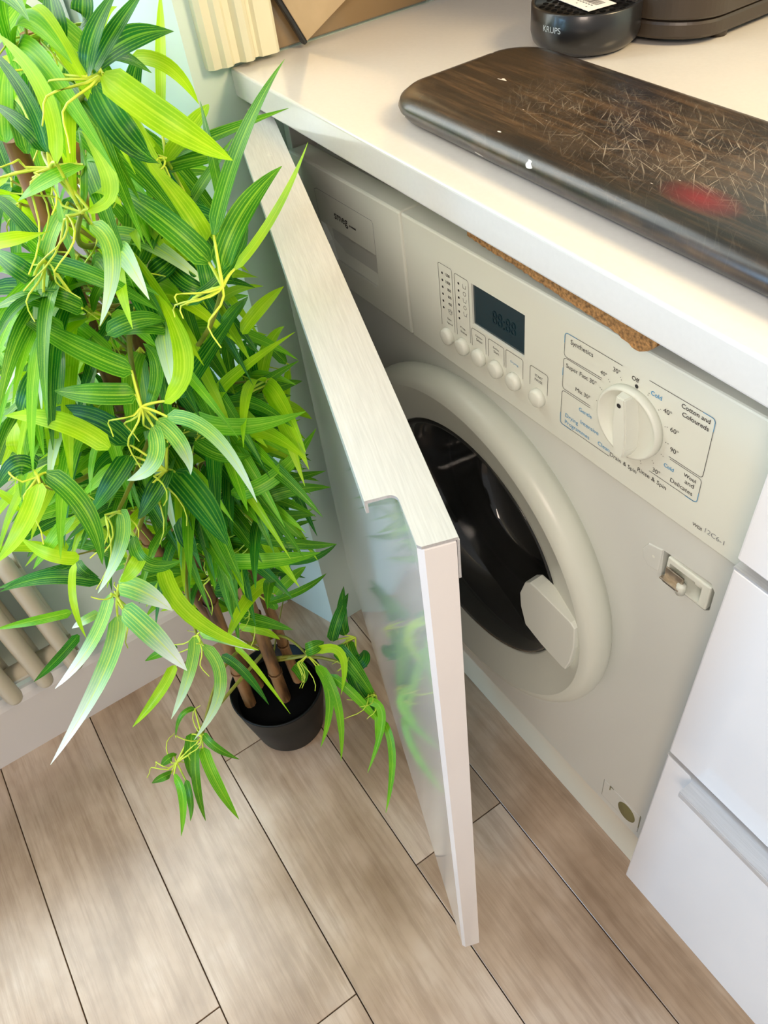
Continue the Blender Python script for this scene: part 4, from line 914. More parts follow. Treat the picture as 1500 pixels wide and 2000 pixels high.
81,-232,651,55,-252,695,26,-275,706,138,3 79,-188,742,45,-166,739,7,-141,703,157,0 98,-240,661,74,-277,667,46,-319,640,130,3 
135,-248,586,135,-298,607,134,-353,591,122,0 118,-235,579,191,-248,582,269,-262,532,118,1 83,-309,632,56,-328,658,24,-349,658,116,1 
163,-231,578,151,-222,625,136,-212,643,123,3 2,-217,759,-33,-208,782,-74,-196,775,118,1 163,-198,575,197,-194,598,237,-189,594,160,0 
44,-133,766,-2,-171,771,-53,-213,733,123,3 73,-158,696,86,-119,720,101,-75,713,154,1 25,-162,760,-19,-134,799,-68,-104,797,134,4 
114,-127,631,136,-135,671,161,-144,684,156,2 115,-263,615,124,-300,610,135,-344,573,164,1 78,-191,743,21,-189,742,-42,-187,699,117,1 
34,-219,781,-17,-197,769,-73,-173,714,148,2 105,-237,657,133,-252,623,164,-269,547,160,1 79,-187,743,35,-153,745,-14,-114,704,126,4 
110,-125,632,99,-113,708,87,-101,739,123,1 78,-210,739,58,-167,719,36,-120,656,125,2 181,-182,546,239,-178,565,303,-173,542,157,3 
159,-185,596,192,-163,610,229,-137,595,142,0 116,-278,575,105,-334,609,92,-396,600,160,2 48,-206,673,96,-247,653,148,-291,581,159,0 
103,-148,725,96,-110,710,88,-67,660,125,1 43,-131,765,4,-148,768,-40,-167,738,164,3 167,-211,513,200,-223,574,236,-236,594,121,0 
59,-145,671,44,-142,737,27,-139,764,139,2 116,-125,630,149,-119,660,187,-112,662,144,0 59,-143,671,48,-119,741,37,-93,767,133,0 
112,-239,583,101,-281,629,89,-327,635,149,0 123,-271,596,124,-313,596,124,-362,563,134,0 109,-261,619,83,-287,640,53,-317,632,157,4 
153,-85,595,189,-101,631,230,-119,634,137,1 121,-271,597,101,-323,609,78,-381,581,125,1 89,-243,647,80,-287,641,70,-337,599,141,4 
87,-304,666,64,-326,637,38,-351,570,160,1 113,-240,582,115,-285,613,117,-335,608,154,1 99,-240,659,74,-299,639,48,-364,566,144,1 
95,-159,594,128,-160,653,164,-162,671,154,3 88,-305,666,59,-345,631,27,-388,547,118,0 152,-228,557,188,-270,554,227,-316,509,122,0 
28,-202,689,10,-198,730,-10,-194,745,159,3 85,-311,627,65,-354,618,42,-402,571,128,2 150,-86,596,166,-109,638,183,-135,650,157,1 
60,-189,752,23,-157,735,-18,-121,677,125,1 58,-191,754,-15,-175,758,-94,-158,709,129,2 99,-358,541,95,-389,577,90,-424,584,141,3 
98,-239,658,76,-268,641,52,-301,589,134,3 40,-206,678,-5,-253,714,-55,-303,701,142,3 168,-213,503,210,-229,546,256,-247,550,164,2 
81,-235,646,51,-284,652,19,-339,615,133,1 12,-205,689,-12,-209,736,-39,-214,751,117,3 116,-123,628,154,-107,642,198,-88,625,146,3 
170,-211,510,223,-228,534,281,-246,518,154,1 29,-318,694,-11,-346,676,-55,-378,615,135,0 28,-316,695,-13,-327,684,-59,-340,638,164,3 
115,-278,573,94,-339,590,72,-406,561,159,0 82,-309,629,25,-341,647,-37,-375,617,136,2 60,-143,671,57,-127,710,55,-109,725,116,3 
114,-277,575,82,-315,609,48,-357,604,137,1 66,-138,635,123,-118,658,186,-97,637,129,2 87,-274,569,58,-293,638,27,-313,660,119,2 
168,-212,503,211,-215,544,259,-218,548,141,3 2,-219,756,-45,-219,752,-97,-219,713,136,3 27,-202,688,0,-199,723,-31,-195,732,156,2 
2,-219,755,-40,-222,746,-87,-225,703,118,3 40,-276,643,-3,-311,674,-51,-350,663,156,1 168,-207,512,202,-184,559,240,-159,567,146,1 
96,-356,541,55,-377,598,10,-400,610,124,3 -42,-196,761,-69,-225,764,-100,-258,737,157,3 41,-166,677,78,-219,645,119,-276,556,129,2 
37,-189,677,-20,-211,729,-81,-235,731,119,1 47,-336,618,10,-343,648,-32,-351,647,153,0 42,-178,673,19,-147,723,-6,-114,735,147,4 
72,-184,664,51,-153,694,26,-119,693,151,1 169,-208,510,221,-189,539,277,-168,527,159,1 79,-232,648,22,-263,667,-40,-297,640,154,4 
87,-155,565,107,-181,632,128,-209,655,156,3 159,-195,493,187,-207,554,218,-221,575,144,0 161,-195,491,212,-208,533,267,-222,532,159,3 
168,-211,503,206,-212,536,248,-214,537,158,0 99,-169,703,28,-183,694,-49,-197,632,130,1 39,-181,673,-16,-189,727,-76,-197,733,135,1 
96,-245,538,94,-298,589,93,-356,594,120,0 10,-179,672,-16,-207,719,-45,-239,728,160,1 10,-141,768,-41,-131,770,-97,-120,735,136,3 
70,-186,664,37,-175,687,-1,-163,683,160,2 101,-237,656,97,-258,602,93,-280,499,116,0 88,-278,566,73,-327,592,57,-380,580,129,2 
92,-155,594,102,-123,655,113,-88,674,161,0 50,-340,613,35,-381,600,18,-428,551,136,3 67,-160,695,12,-132,725,-49,-100,710,141,0 
-41,-196,758,-63,-232,744,-87,-272,692,121,3 4,-332,642,-2,-370,635,-9,-414,596,130,2 218,-172,468,249,-189,505,283,-208,511,131,1 
11,-203,688,-19,-189,725,-53,-174,732,124,1 44,-251,559,60,-260,630,77,-269,658,161,0 45,-198,677,1,-206,699,-48,-214,687,128,1 
109,-261,614,80,-285,600,48,-313,552,152,0 89,-241,643,84,-276,601,77,-314,511,149,0 84,-238,647,41,-247,646,-8,-256,612,139,1 
160,-192,492,200,-176,544,243,-158,555,156,0 217,-175,466,241,-215,489,268,-260,477,162,3 170,-208,508,218,-192,518,272,-175,490,160,0 
37,-246,657,-13,-247,682,-68,-248,669,129,4 82,-308,578,61,-343,579,36,-383,549,156,0 81,-45,638,77,-70,682,73,-98,696,148,1 
161,-188,489,199,-191,530,240,-195,536,137,3 38,-204,677,-8,-213,688,-60,-223,665,119,1 40,-277,639,12,-305,630,-19,-337,589,118,0 
108,-238,581,63,-276,600,14,-317,578,123,1 3,-289,594,4,-330,624,4,-376,622,155,1 -5,-224,622,-29,-256,682,-56,-291,698,135,0 
72,-182,662,48,-132,671,21,-76,640,139,1 161,-192,491,205,-178,522,253,-161,518,154,2 45,-199,675,-8,-216,680,-66,-233,645,126,4 
43,-175,669,37,-121,683,31,-62,656,116,1 36,-184,675,0,-164,694,-41,-140,682,123,3 162,-189,485,212,-205,498,266,-223,474,145,0 
48,-338,612,16,-358,594,-20,-381,541,133,3 40,-276,638,7,-300,626,-30,-328,578,131,2 37,-247,654,-7,-256,656,-57,-266,623,133,3 
9,-207,684,-28,-222,687,-72,-239,659,132,0 107,-236,581,70,-246,593,28,-257,578,123,3 38,-249,652,-1,-282,636,-44,-317,578,125,2 
2,-290,593,-8,-339,617,-18,-394,604,163,0 42,-254,557,41,-292,597,39,-335,602,158,1 57,-138,638,23,-122,683,-15,-103,692,152,3 
78,-161,574,83,-125,632,88,-86,648,135,1 -5,-224,622,-25,-250,665,-46,-280,676,157,1 1,-330,641,-42,-362,631,-90,-398,578,129,3 
45,-195,674,4,-178,671,-42,-158,632,150,3 161,-185,488,194,-170,516,232,-152,515,137,3 14,-142,763,-11,-141,697,-38,-141,571,144,0 
49,-104,577,74,-105,640,103,-107,663,147,3 35,-189,672,-10,-201,669,-61,-214,630,151,2 32,-163,680,-17,-170,687,-72,-179,657,158,2 
51,-337,609,41,-352,561,31,-370,467,135,0 149,-226,553,158,-249,509,168,-275,419,142,1 40,-250,651,6,-296,614,-30,-346,521,144,4 
80,-302,579,34,-299,589,-18,-295,565,148,2 45,-197,672,9,-191,653,-33,-185,599,139,3 38,-182,669,-18,-189,676,-79,-197,642,129,3 
80,-225,644,46,-182,625,8,-134,560,122,2 132,-142,516,159,-134,552,191,-126,560,121,0 44,-201,670,46,-186,622,48,-170,528,146,1 
72,-184,657,51,-149,630,28,-110,562,159,3 89,-154,593,70,-110,631,49,-61,630,155,0 94,-357,535,53,-380,528,7,-405,484,118,0 
45,-195,675,-23,-167,681,-97,-137,634,150,0 132,-141,515,164,-124,545,201,-105,545,131,1 32,-242,541,30,-274,591,29,-309,605,127,3 
73,-248,514,54,-251,581,33,-254,607,146,0 80,-304,577,24,-323,573,-37,-344,524,122,2 28,-205,679,-10,-238,637,-52,-274,540,117,2 
33,-166,554,51,-180,611,70,-196,632,130,2 49,-106,577,66,-127,618,85,-150,631,141,2 31,-185,572,17,-191,631,1,-197,654,156,4 
90,-133,514,150,-131,544,216,-129,528,161,0 92,-244,536,63,-276,552,30,-313,537,139,0 93,-246,534,67,-303,534,39,-366,489,125,3 
45,-195,673,-9,-169,653,-68,-141,584,164,2 35,-161,552,74,-128,599,117,-91,603,164,3 91,-241,537,41,-250,574,-13,-260,571,132,1 
66,-190,574,109,-147,561,155,-101,501,123,0 94,-153,587,109,-115,573,128,-72,522,117,3 31,-164,554,28,-164,618,25,-163,645,140,0 
56,-143,662,22,-125,640,-17,-105,580,163,1 121,-234,419,132,-286,480,143,-342,491,135,1 2,-202,597,26,-174,614,54,-140,602,154,1 
83,-149,564,66,-109,608,47,-66,613,124,3 72,-252,511,50,-290,542,26,-333,538,131,1 52,-105,572,100,-114,574,155,-125,541,160,0 
90,-133,512,159,-128,520,234,-122,479,156,3 12,-282,522,-4,-327,570,-22,-376,576,119,3 85,-131,518,94,-105,581,103,-77,604,160,0 
13,-281,524,10,-301,565,6,-325,580,119,1 40,-181,664,5,-180,619,-33,-178,525,128,1 38,-273,537,20,-326,545,1,-384,512,158,1 
10,-279,523,-24,-294,592,-62,-311,613,157,1 84,-182,501,64,-168,570,42,-152,596,122,0 7,-174,665,-31,-163,650,-74,-150,598,150,1 
11,-172,663,0,-147,629,-12,-118,555,165,1 46,-226,560,10,-262,572,-31,-302,547,150,2 36,-273,537,12,-312,549,-16,-356,526,165,0 
19,-159,559,-1,-185,613,-22,-213,629,152,2 80,-304,477,55,-315,511,27,-328,519,116,3 28,-184,571,-10,-172,625,-51,-159,639,126,3 
45,-101,577,34,-75,629,22,-47,646,159,0 123,-234,419,141,-265,459,162,-300,467,154,3 87,-167,492,125,-121,532,166,-71,525,151,2 
114,-119,486,163,-128,496,218,-138,469,127,2 37,-252,554,0,-269,569,-43,-287,554,144,2 159,-196,483,177,-216,445,197,-238,365,140,1 
124,-233,418,152,-251,449,183,-271,451,128,0 97,-169,497,112,-129,532,129,-85,531,165,1 51,-287,519,-6,-292,560,-69,-297,555,128,2 
79,-245,506,118,-217,489,162,-187,431,163,0 52,-291,517,18,-320,526,-20,-352,502,133,1 37,-254,553,1,-282,557,-41,-313,526,123,1 
120,-233,419,114,-266,470,107,-302,485,147,2 82,-43,627,83,-56,583,84,-70,497,118,3 79,-306,474,45,-338,494,7,-373,479,137,1 
28,-242,539,-16,-282,568,-65,-326,553,133,1 122,-235,417,132,-275,442,143,-320,435,136,2 30,-244,535,9,-299,530,-14,-359,481,161,1 
87,-148,556,103,-111,531,121,-69,464,155,2 109,-114,490,117,-89,525,126,-61,534,138,0 -2,-284,587,-36,-287,564,-74,-290,505,164,1 
63,-188,573,66,-126,549,69,-58,472,159,2 28,-243,536,-14,-293,543,-61,-347,502,120,1 72,-163,570,17,-150,577,-44,-137,544,159,2 
90,-159,583,76,-170,519,61,-182,397,153,3 57,-193,574,10,-183,567,-43,-172,522,136,1 94,-168,497,78,-105,540,61,-36,533,128,2 
79,-182,412,98,-221,472,119,-263,487,160,3 27,-239,538,-16,-243,555,-64,-248,541,122,1 -8,-220,614,-51,-209,597,-99,-198,541,119,3 
76,-237,431,65,-279,469,53,-326,470,120,1 87,-178,496,99,-119,508,113,-54,476,140,0 33,-267,536,-10,-261,537,-60,-253,503,124,1 
96,-168,494,100,-121,504,104,-69,480,159,1 89,-244,442,71,-288,457,50,-338,437,165,2 -7,-206,594,-48,-201,588,-95,-195,548,136,3 
49,-222,553,35,-223,508,20,-225,420,159,3 27,-182,567,-19,-157,579,-70,-130,554,140,1 80,-185,497,39,-195,512,-9,-207,496,143,1 
45,-249,444,26,-298,478,6,-351,471,165,3 14,-281,513,24,-309,474,35,-340,390,154,0 51,-198,417,73,-233,465,97,-271,474,151,1 
84,-165,490,87,-113,502,90,-54,477,119,1 77,-180,413,71,-197,479,65,-216,506,150,1 74,-190,404,79,-228,458,84,-270,473,130,0 
80,-168,492,51,-143,517,17,-115,511,132,1 70,-249,504,34,-258,476,-6,-268,407,158,1 15,-156,555,-24,-152,565,-69,-149,546,149,3 
86,-239,444,50,-244,463,10,-249,456,158,3 87,-243,441,57,-269,447,22,-299,423,119,3 51,-240,441,79,-207,446,111,-171,418,142,3 
81,-128,511,62,-92,507,39,-50,470,159,0 42,-72,448,77,-71,493,116,-69,504,158,2 38,-219,366,96,-208,418,159,-195,420,145,3 
77,-176,412,76,-154,456,74,-128,470,133,2 47,-199,415,23,-263,445,-3,-331,427,122,0 44,-73,445,100,-81,459,161,-89,432,132,0 
69,-186,404,37,-189,450,1,-193,462,119,0 74,-235,424,44,-262,391,11,-291,314,121,3 74,-202,344,62,-221,389,49,-242,404,144,0 
70,-183,402,37,-152,438,1,-118,438,154,1 71,-181,402,47,-138,433,22,-90,426,139,0 72,-201,344,34,-222,404,-7,-245,419,142,1 
94,-237,272,81,-237,352,67,-236,385,162,3 38,-146,356,91,-138,384,149,-129,372,148,0 71,-181,399,54,-132,409,36,-78,381,157,0 
19,-185,374,59,-175,385,106,-163,364,154,2 77,-210,286,73,-201,357,69,-191,387,153,3 79,-167,346,61,-124,394,42,-76,400,129,0 
76,-194,342,75,-126,377,75,-53,363,129,1 75,-215,284,61,-252,324,45,-293,329,130,3 32,-226,360,22,-266,350,11,-312,303,145,3 
75,-214,284,55,-248,330,34,-285,338,123,1 18,-186,370,59,-184,347,105,-182,284,115,1 78,-166,345,55,-107,383,29,-42,372,157,2 
61,-181,296,37,-167,367,10,-152,393,151,1 65,-169,319,46,-141,369,24,-110,383,129,0 91,-240,270,66,-257,303,37,-278,308,116,1 
-10,-199,340,13,-157,388,38,-110,393,119,1 74,-215,283,54,-254,311,32,-298,304,164,3 -7,-201,337,48,-183,346,108,-162,313,121,1 
91,-240,270,42,-265,314,-11,-292,314,165,1 28,-224,299,8,-278,334,-14,-338,324,131,0 61,-183,296,48,-191,335,33,-201,351,115,1 
34,-216,299,65,-189,321,101,-159,312,128,1 64,-179,295,67,-157,333,71,-131,345,155,3 64,-177,294,72,-128,341,80,-73,344,116,2 
90,-240,269,38,-263,299,-19,-288,287,138,1 64,-168,308,44,-129,347,22,-86,350,122,1 65,-167,307,52,-105,350,37,-39,345,132,2 
-4,-192,256,4,-204,338,12,-217,371,150,3 65,-177,301,57,-218,281,47,-265,222,162,1 -3,-193,256,8,-213,320,20,-236,344,143,0 
63,-176,292,60,-132,308,57,-82,291,144,1 67,-166,311,67,-131,296,66,-90,248,123,0 13,-188,368,11,-206,309,8,-225,196,126,1 
-5,-191,256,-12,-194,303,-19,-198,323,160,0 30,-145,349,12,-128,310,-8,-109,230,161,3 38,-123,211,37,-149,277,36,-179,302,146,1 
-3,-187,254,7,-159,285,17,-127,289,126,1 37,-118,211,33,-92,287,28,-64,316,142,0 """
TWIGS = """
340,-175,915,224,-175,779,118,-200,739 282,-192,1038,193,-202,998,118,-200,958 195,-187,1043,178,-188,1002,118,-200,962 
264,-238,992,132,-221,971,118,-200,931 281,-233,967,200,-242,906,118,-200,866 200,-146,948,121,-149,875,118,-200,835 
214,-259,915,164,-265,844,118,-200,804 297,-249,824,205,-227,827,118,-200,787 275,-338,790,222,-351,706,118,-200,666 
280,-248,743,210,-215,746,118,-200,706 285,-298,731,240,-257,731,118,-200,691 311,-332,668,227,-263,685,118,-200,645 
264,-284,509,184,-266,555,118,-200,515 221,-331,265,122,-261,281,118,-200,241 222,-374,246,201,-346,249,118,-200,209 
197,-159,263,115,-164,260,118,-200,220 198,-84,239,191,-129,226,118,-200,186 267,-101,191,203,-92,232,118,-200,192 
223,-168,728,158,-184,721,118,-200,681 222,-175,644,194,-202,602,118,-200,562 209,-107,724,160,-167,644,118,-200,604 
197,-232,505,164,-217,429,118,-200,389 172,-191,406,154,-217,328,118,-200,288 226,-177,572,173,-196,472,118,-200,432 
80,-171,342,99,-186,327,118,-200,292 75,-248,508,96,-224,493,118,-200,458 190,-201,581,154,-201,566,118,-200,531 84,-134,512,101,-167,497,118,-200,462 
49,-194,412,83,-197,397,118,-200,362 167,-235,880,143,-217,865,118,-200,830 48,-196,948,83,-198,933,118,-200,898 75,-317,796,96,-259,781,118,-200,746 
52,-223,894,85,-211,879,118,-200,844 91,-158,589,105,-179,574,118,-200,539 33,-220,363,76,-210,348,118,-200,313 90,-273,564,104,-236,549,118,-200,514 
84,-171,489,101,-185,474,118,-200,439 138,-265,720,128,-233,705,118,-200,670 188,-174,700,153,-187,685,118,-200,650 
90,-270,657,104,-235,642,118,-200,607 203,-183,839,161,-191,824,118,-200,789 149,-293,783,133,-247,768,118,-200,733 
141,-174,989,129,-187,974,118,-200,939 56,-287,516,87,-243,501,118,-200,466 85,-153,560,102,-176,545,118,-200,510 31,-202,683,74,-201,668,118,-200,633 
163,-211,500,141,-206,485,118,-200,450 156,-258,707,137,-229,692,118,-200,657 77,-232,428,98,-216,413,118,-200,378 
150,-166,618,134,-183,603,118,-200,568 200,-172,672,159,-186,657,118,-200,622 86,-302,578,102,-251,563,118,-200,528 
21,-156,554,69,-178,539,118,-200,504 86,-184,495,102,-192,480,118,-200,445 149,-186,688,133,-193,673,118,-200,638 73,-186,399,96,-193,384,118,-200,349 
176,-183,796,147,-191,781,118,-200,746 135,-242,584,127,-221,569,118,-200,534 132,-161,898,125,-180,883,118,-200,848 
13,-278,518,66,-239,503,118,-200,468 83,-302,472,101,-251,457,118,-200,422 115,-260,615,117,-230,600,118,-200,565 31,-164,548,75,-182,533,118,-200,498 
72,-210,953,95,-205,938,118,-200,903 -1,-207,595,58,-203,580,118,-200,545 72,-163,693,95,-181,678,118,-200,643 117,-273,572,118,-236,557,118,-200,522 
90,-237,648,104,-219,633,118,-200,598 196,-206,878,157,-203,863,118,-200,828 84,-230,646,101,-215,631,118,-200,596 
113,-257,617,116,-229,602,118,-200,567 47,-239,912,83,-219,897,118,-200,862 44,-202,676,81,-201,661,118,-200,626 64,-166,935,91,-183,920,118,-200,885 
122,-157,913,120,-179,898,118,-200,863 148,-224,558,133,-212,543,118,-200,508 95,-174,494,107,-187,479,118,-200,444 
77,-164,570,98,-182,555,118,-200,520 106,-270,759,112,-235,744,118,-200,709 172,-201,1051,145,-201,1036,118,-200,1001 
111,-126,626,114,-163,611,118,-200,576 164,-210,508,141,-205,493,118,-200,458 167,-248,861,142,-224,846,118,-200,811 
66,-172,304,92,-186,289,118,-200,254 173,-212,792,145,-206,777,118,-200,742 159,-194,954,138,-197,939,118,-200,904 
81,-215,742,99,-207,727,118,-200,692 156,-194,488,137,-197,473,118,-200,438 75,-190,995,97,-195,980,118,-200,945 41,-187,673,80,-194,658,118,-200,623 
77,-179,407,98,-189,392,118,-200,357 155,-172,868,137,-186,853,118,-200,818 83,-191,743,101,-196,728,118,-200,693 
221,-123,738,169,-161,723,118,-200,688 25,-203,797,71,-202,782,118,-200,747 4,-244,830,61,-222,815,118,-200,780 35,-195,953,77,-198,938,118,-200,903 
136,-174,1026,127,-187,1011,118,-200,976 24,-208,850,71,-204,835,118,-200,800 205,-150,564,161,-175,549,118,-200,514 
144,-226,876,131,-213,861,118,-200,826 29,-219,297,74,-210,282,118,-200,247 180,-227,839,149,-214,824,118,-200,789 
76,-199,339,97,-200,324,118,-200,289 141,-264,731,129,-232,716,118,-200,681 143,-258,666,131,-229,651,118,-200,616 
107,-258,722,112,-229,707,118,-200,672 5,-327,643,62,-263,628,118,-200,593 32,-239,536,75,-219,521,118,-200,486 149,-238,657,133,-219,642,118,-200,607 
62,-194,576,90,-197,561,118,-200,526 38,-162,680,78,-181,665,118,-200,630 63,-204,1032,91,-202,1017,118,-200,982 51,-222,559,84,-211,544,118,-200,509 
44,-273,641,81,-236,626,118,-200,591 -8,-146,993,55,-173,978,118,-200,943 132,-157,750,125,-179,735,118,-200,700 
193,-184,590,155,-192,575,118,-200,540 154,-188,595,136,-194,580,118,-200,545 75,-188,661,96,-194,646,118,-200,611 
159,-214,624,139,-207,609,118,-200,574 163,-199,1006,140,-200,991,118,-200,956 104,-153,727,111,-177,712,118,-200,677 
99,-354,537,109,-277,522,118,-200,487 16,-142,768,67,-171,753,118,-200,718 160,-185,799,139,-193,784,118,-200,749 
123,-265,597,121,-233,582,118,-200,547 98,-229,820,108,-215,805,118,-200,770 3,-176,818,60,-188,803,118,-200,768 
104,-247,915,111,-223,900,118,-200,865 -3,-221,617,58,-210,602,118,-200,567 190,-173,888,154,-187,873,118,-200,838 
185,-126,684,151,-163,669,118,-200,634 77,-211,280,97,-205,265,118,-200,230 32,-185,566,75,-192,551,118,-200,516 91,-239,441,105,-219,426,118,-200,391 
46,-185,870,82,-192,855,118,-200,820 46,-104,572,82,-152,557,118,-200,522 12,-175,668,65,-188,653,118,-200,618 8,-219,757,63,-209,742,118,-200,707 
85,-166,949,101,-183,934,118,-200,899 157,-187,485,137,-194,470,118,-200,435 148,-83,591,133,-142,576,118,-200,541 
52,-335,615,85,-268,600,118,-200,565 13,-186,373,66,-193,358,118,-200,323 130,-236,771,124,-218,756,118,-200,721 
108,-117,486,113,-159,471,118,-200,436 47,-244,441,82,-222,426,118,-200,391 68,-172,314,93,-186,299,118,-200,264 
101,-235,661,110,-217,646,118,-200,611 141,-163,843,130,-181,828,118,-200,793 165,-232,573,142,-216,558,118,-200,523 
100,-153,833,109,-177,818,118,-200,783 8,-143,949,63,-171,934,118,-200,899 120,-230,414,119,-215,399,118,-200,364 
175,-182,545,147,-191,530,118,-200,495 166,-213,681,142,-206,666,118,-200,631 124,-230,819,121,-215,804,118,-200,769 
189,-218,1040,153,-209,1025,118,-200,990 105,-157,867,112,-179,852,118,-200,817 90,-301,670,104,-250,655,118,-200,620 
44,-181,669,81,-190,654,118,-200,619 -2,-170,932,58,-185,917,118,-200,882 38,-120,205,78,-160,190,118,-200,155 -38,-192,761,40,-196,746,118,-200,711 
163,-157,846,140,-179,831,118,-200,796 164,-154,703,141,-177,688,118,-200,653 104,-168,704,111,-184,689,118,-200,654 
42,-250,553,80,-225,538,118,-200,503 -13,-203,336,53,-202,321,118,-200,286 104,-170,885,111,-185,870,118,-200,835 54,-187,803,86,-194,788,118,-200,753 
189,-212,628,153,-206,613,118,-200,578 161,-185,1005,140,-193,990,118,-200,955 143,-255,739,130,-227,724,118,-200,689 
38,-72,444,78,-136,429,118,-200,394 96,-240,534,107,-220,519,118,-200,484 205,-171,652,161,-186,637,118,-200,602 39,-222,783,79,-211,768,118,-200,733 
113,-234,579,115,-217,564,118,-200,529 -4,-191,250,57,-195,235,118,-200,200 73,-254,739,95,-227,724,118,-200,689 
158,-198,572,138,-199,557,118,-200,522 24,-173,884,71,-187,869,118,-200,834 81,-41,633,100,-121,618,118,-200,583 64,-192,754,91,-196,739,118,-200,704 
107,-146,946,113,-173,931,118,-200,896 87,-306,628,103,-253,613,118,-200,578 33,-314,697,76,-257,682,118,-200,647 
128,-264,751,123,-232,736,118,-200,701 39,-268,536,79,-234,521,118,-200,486 157,-237,859,138,-218,844,118,-200,809 
176,-239,843,147,-220,828,118,-200,793 68,-233,782,93,-217,767,118,-200,732 171,-200,971,144,-200,956,118,-200,921 
150,-202,655,134,-201,640,118,-200,605 33,-147,354,75,-174,339,118,-200,304 167,-186,649,143,-193,634,118,-200,599 
29,-164,756,74,-182,741,118,-200,706 3,-284,591,60,-242,576,118,-200,541 118,-243,821,118,-222,806,118,-200,771 63,-182,290,91,-191,275,118,-200,240 
167,-222,682,143,-211,667,118,-200,632 15,-205,684,66,-202,669,118,-200,634 43,-246,655,80,-223,640,118,-200,605 99,-167,787,108,-184,772,118,-200,737 
95,-237,266,106,-219,251,118,-200,216 214,-170,464,166,-185,449,118,-200,414 51,-228,863,85,-214,848,118,-200,813 
146,-219,852,132,-209,837,118,-200,802 193,-197,699,155,-198,684,118,-200,649 163,-220,927,141,-210,912,118,-200,877 
43,-251,816,81,-226,801,118,-200,766 61,-140,634,89,-170,619,118,-200,584 154,-195,825,136,-197,810,118,-200,775 
128,-143,511,123,-171,496,118,-200,461 49,-129,766,83,-165,751,118,-200,716 145,-182,677,131,-191,662,118,-200,627 
60,-145,665,89,-173,650,118,-200,615 119,-233,649,118,-216,634,118,-200,599 149,-206,888,134,-203,873,118,-200,838 
50,-198,675,84,-199,660,118,-200,625 """
PX, PY = 0.121, -0.200
plant = tag(empty('potted_bamboo', (0, 0, 0)), 'tall artificial bamboo with bright green leaves in a small black pot on the floor', 'plant')
plant.location = (PX, PY, 0)
def rel(o): o.location = Vector(o.location) - plant.location; return o
bm = bmesh.new()
add_lathe(bm, [(0.0, 0.0), (0.046, 0.0), (0.052, 0.002), (0.056, 0.010), (0.068, 0.085), (0.0725, 0.120), (0.0735, 0.124), (0.0725, 0.126), (0.0705, 0.125), (0.066, 0.100), (0.0, 0.098)], 56)
obj('pot', bm, M['pot'], plant, True)
bm = bmesh.new(); add_lathe(bm, [(0.0, 0.1005), (0.03, 0.1015), (0.0655, 0.1000), (0.0655, 0.0985)], 40); obj('soil', bm, M['soil'], plant, True)
canes = [((-0.010, -0.046, 0.095), (-0.004, -0.033, 0.966), 0.0088), ((0.016, 0.002, 0.095), (-0.002, 0.000, 0.805), 0.0092), ((-0.030, -0.020, 0.095), (-0.008, -0.095, 0.690), 0.0082), ((0.0, 0.035, 0.095), (-0.045, 0.015, 1.02), 0.0075)]
for a, b, r in canes:
    a = Vector(a); b = Vector(b); bm = bmesh.new(); n = 26; pts = []
    prof_ = []
    for i in range(n + 1):
        t = i / n
        p = a.lerp(b, t) + Vector((0.004 * math.sin(t * 7 + r * 900), 0.004 * math.cos(t * 6 + r * 500), 0)) * (t * (1 - t) * 4)
        pts.append(p)
    add_tube(bm, pts, r * 1.05, 10, r * 0.9)
    for i in range(3, n, 5):
        add_tube(bm, [pts[i] + Vector((0, 0, -0.0022)), pts[i] + Vector((0, 0, 0.0022))], r * 1.22, 10)
    obj('cane', bm, M['cane'], plant, True)
NR = Vector((0.5, -0.3, 0.8)).normalized()
def leaf_geo(P, w, seed):
    rnd = random.Random(seed)
    a, m_, c = P
    b = m_ * 2 - (a + c) * 0.5
    roll = rnd.uniform(-0.45, 0.45); twist = rnd.uniform(-0.5, 0.5)
    fold = rnd.uniform(0.10, 0.28); n = 12
    V, F, UV = [], [], []
    for i in range(n + 1):
        t = i / n
        p = bez(a, b, c, t)
        tg = (bez(a, b, c, min(1, t + 0.02)) - bez(a, b, c, max(0, t - 0.02))).normalized()
        s = tg.cross(NR)
        if s.length < 0.05: s = tg.cross(Vector((1, 0, 0)))
        s.normalize(); nr = s.cross(tg).normalized()
        ang = roll + twist * t
        s, nr = s * math.cos(ang) + nr * math.sin(ang), nr * math.cos(ang) - s * math.sin(ang)
        hw = w / 2 * (min(1, (t / 0.10 + 0.12)) ** 0.6) * (1 - max(0, (t - 0.42) / 0.58) ** 1.8) ** 0.85 if t < 1 else 0.0002
        hw = max(hw, 0.0002)
        for k, (f, d) in enumerate(((-1, fold), (-0.5, fold * 0.42), (0, 0), (0.5, fold * 0.42), (1, fold))):
            V.append(p + s * hw * f + nr * hw * d); UV.append(((f + 1) / 2, t))
    for i in range(n):
        for k in range(4):
            q_ = i * 5 + k; F.append((q_, q_ + 1, q_ + 6, q_ + 5))
    return V, F, UV
def leaf_mesh(name, items, parent, mats):
    V, F, UV, MI = [], [], [], []
    for (P, w, c, sd), mi in items:
        v, f, uv = leaf_geo(P, w, sd); o_ = len(V); V += v; UV += uv
        for q_ in f: F.append(tuple(i + o_ for i in q_)); MI.append(mi)
    me = bpy.data.meshes.new(name); me.from_pydata([tuple(v) for v in V], [], F)
    l = me.uv_layers.new(name='UVMap')
    for lp in me.loops: l.data[lp.index].uv = UV[lp.vertex_index]
    for m_ in mats: me.materials.append(m_)
    me.polygons.foreach_set('material_index', MI); me.polygons.foreach_set('use_smooth', [True] * len(F))
    me.update()
    o = bpy.data.objects.new(name, me); C.objects.link(o); o.parent = parent
    return o
items = []
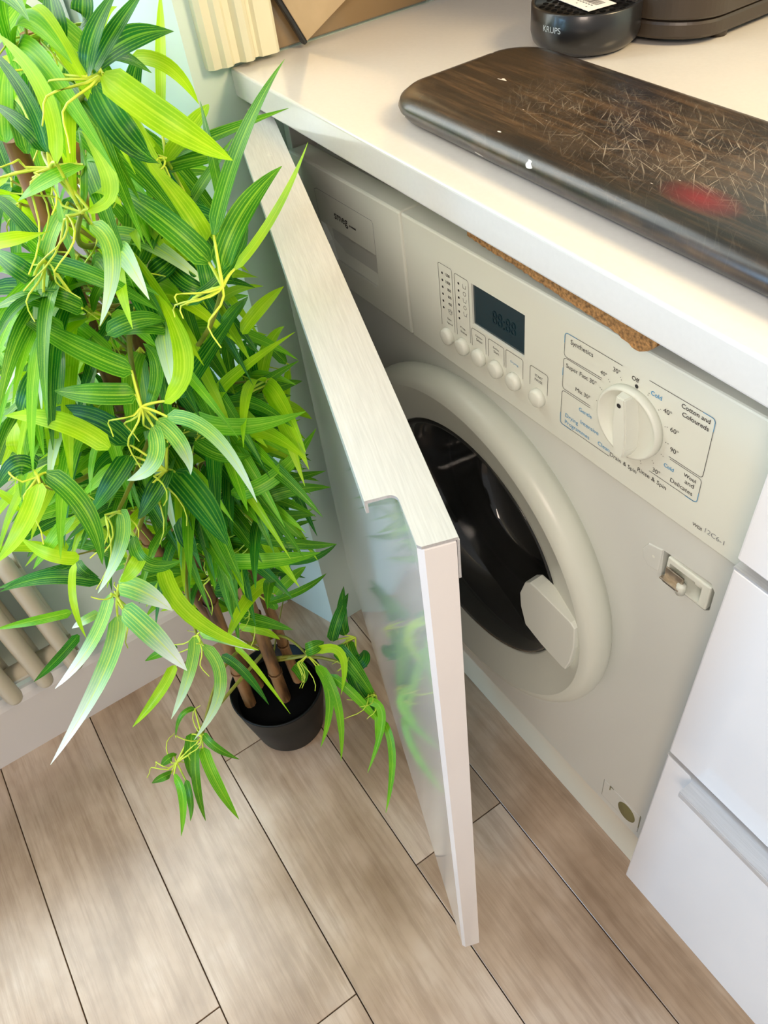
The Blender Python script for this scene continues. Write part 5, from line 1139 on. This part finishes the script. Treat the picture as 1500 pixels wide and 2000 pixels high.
for k, row in enumerate(LEAVES.split()):
    v = [int(t) for t in row.split(',')]
    P = [Vector((v[i] / 1000 - PX, v[i + 1] / 1000 - PY, v[i + 2] / 1000)) for i in (0, 3, 6)]
    items.append((P, v[9] / 10000, v[10], k))
for it in items[:299]:
    leaf_mesh('leaf', [(it, 0)], plant, [LM[it[2]]])
rest = items[299:]
if rest:
    o = leaf_mesh('small_leaves', [(it, it[2]) for it in rest], plant, LM); o['kind'] = 'stuff'
# twigs: olive branch from the cane, yellow petioles to the leaf bases, thin tendrils
bases = [it[0][0] for it in items]
tw = [[int(t) for t in r.split(',')] for r in TWIGS.split()]
bmt = bmesh.new(); bmp = bmesh.new()
for k, v in enumerate(tw):
    a, b, c = [Vector((v[i] / 1000 - PX, v[i + 1] / 1000 - PY, v[i + 2] / 1000)) for i in (0, 3, 6)]
    ctl = b
    pts = [bez(a, ctl, c, t / 8) for t in range(9)]
    hero = k < 24
    if hero:
        bm = bmesh.new(); add_tube(bm, pts, 0.0016, 6, 0.0030); obj('branch', bm, M['branch'], plant, True)
    else:
        add_tube(bmt, pts, 0.0010, 5, 0.0018)
    for bs in bases:                                         # petioles
        d = (bs - a).length
        if 0.002 < d < (0.045 if hero else 0.012):
            mid = (bs + a) / 2 + Vector((0, 0, 0.12 * d)); add_tube(bmp, [bez(a, mid, bs, t / 4) for t in range(5)], 0.0014, 5, 0.0010)
    rnd = random.Random(k)
    if hero or k % 2 == 0:
        for q_ in range(4 if hero else 1):
            d = Vector((rnd.uniform(-0.6, 1), rnd.uniform(-1, 0.6 if a.y < 0 else -0.3), rnd.uniform(-0.8, 0.6))).normalized(); L_ = rnd.uniform(0.025, 0.055)
            p = [a + d * L_ * t + Vector((0.006 * math.sin(t * 6 + k), 0.005 * math.cos(t * 5 + k) - 0.005, -0.018 * t * t)) for t in [i / 7 for i in range(8)]]
            p[0] = a; add_tube(bmp, p, 0.0010, 5, 0.0005)
o = obj('twigs', bmt, M['branch'], plant, True); o['kind'] = 'stuff'
o = obj('leaf_stalks', bmp, M['twig'], plant, True); o['kind'] = 'stuff'
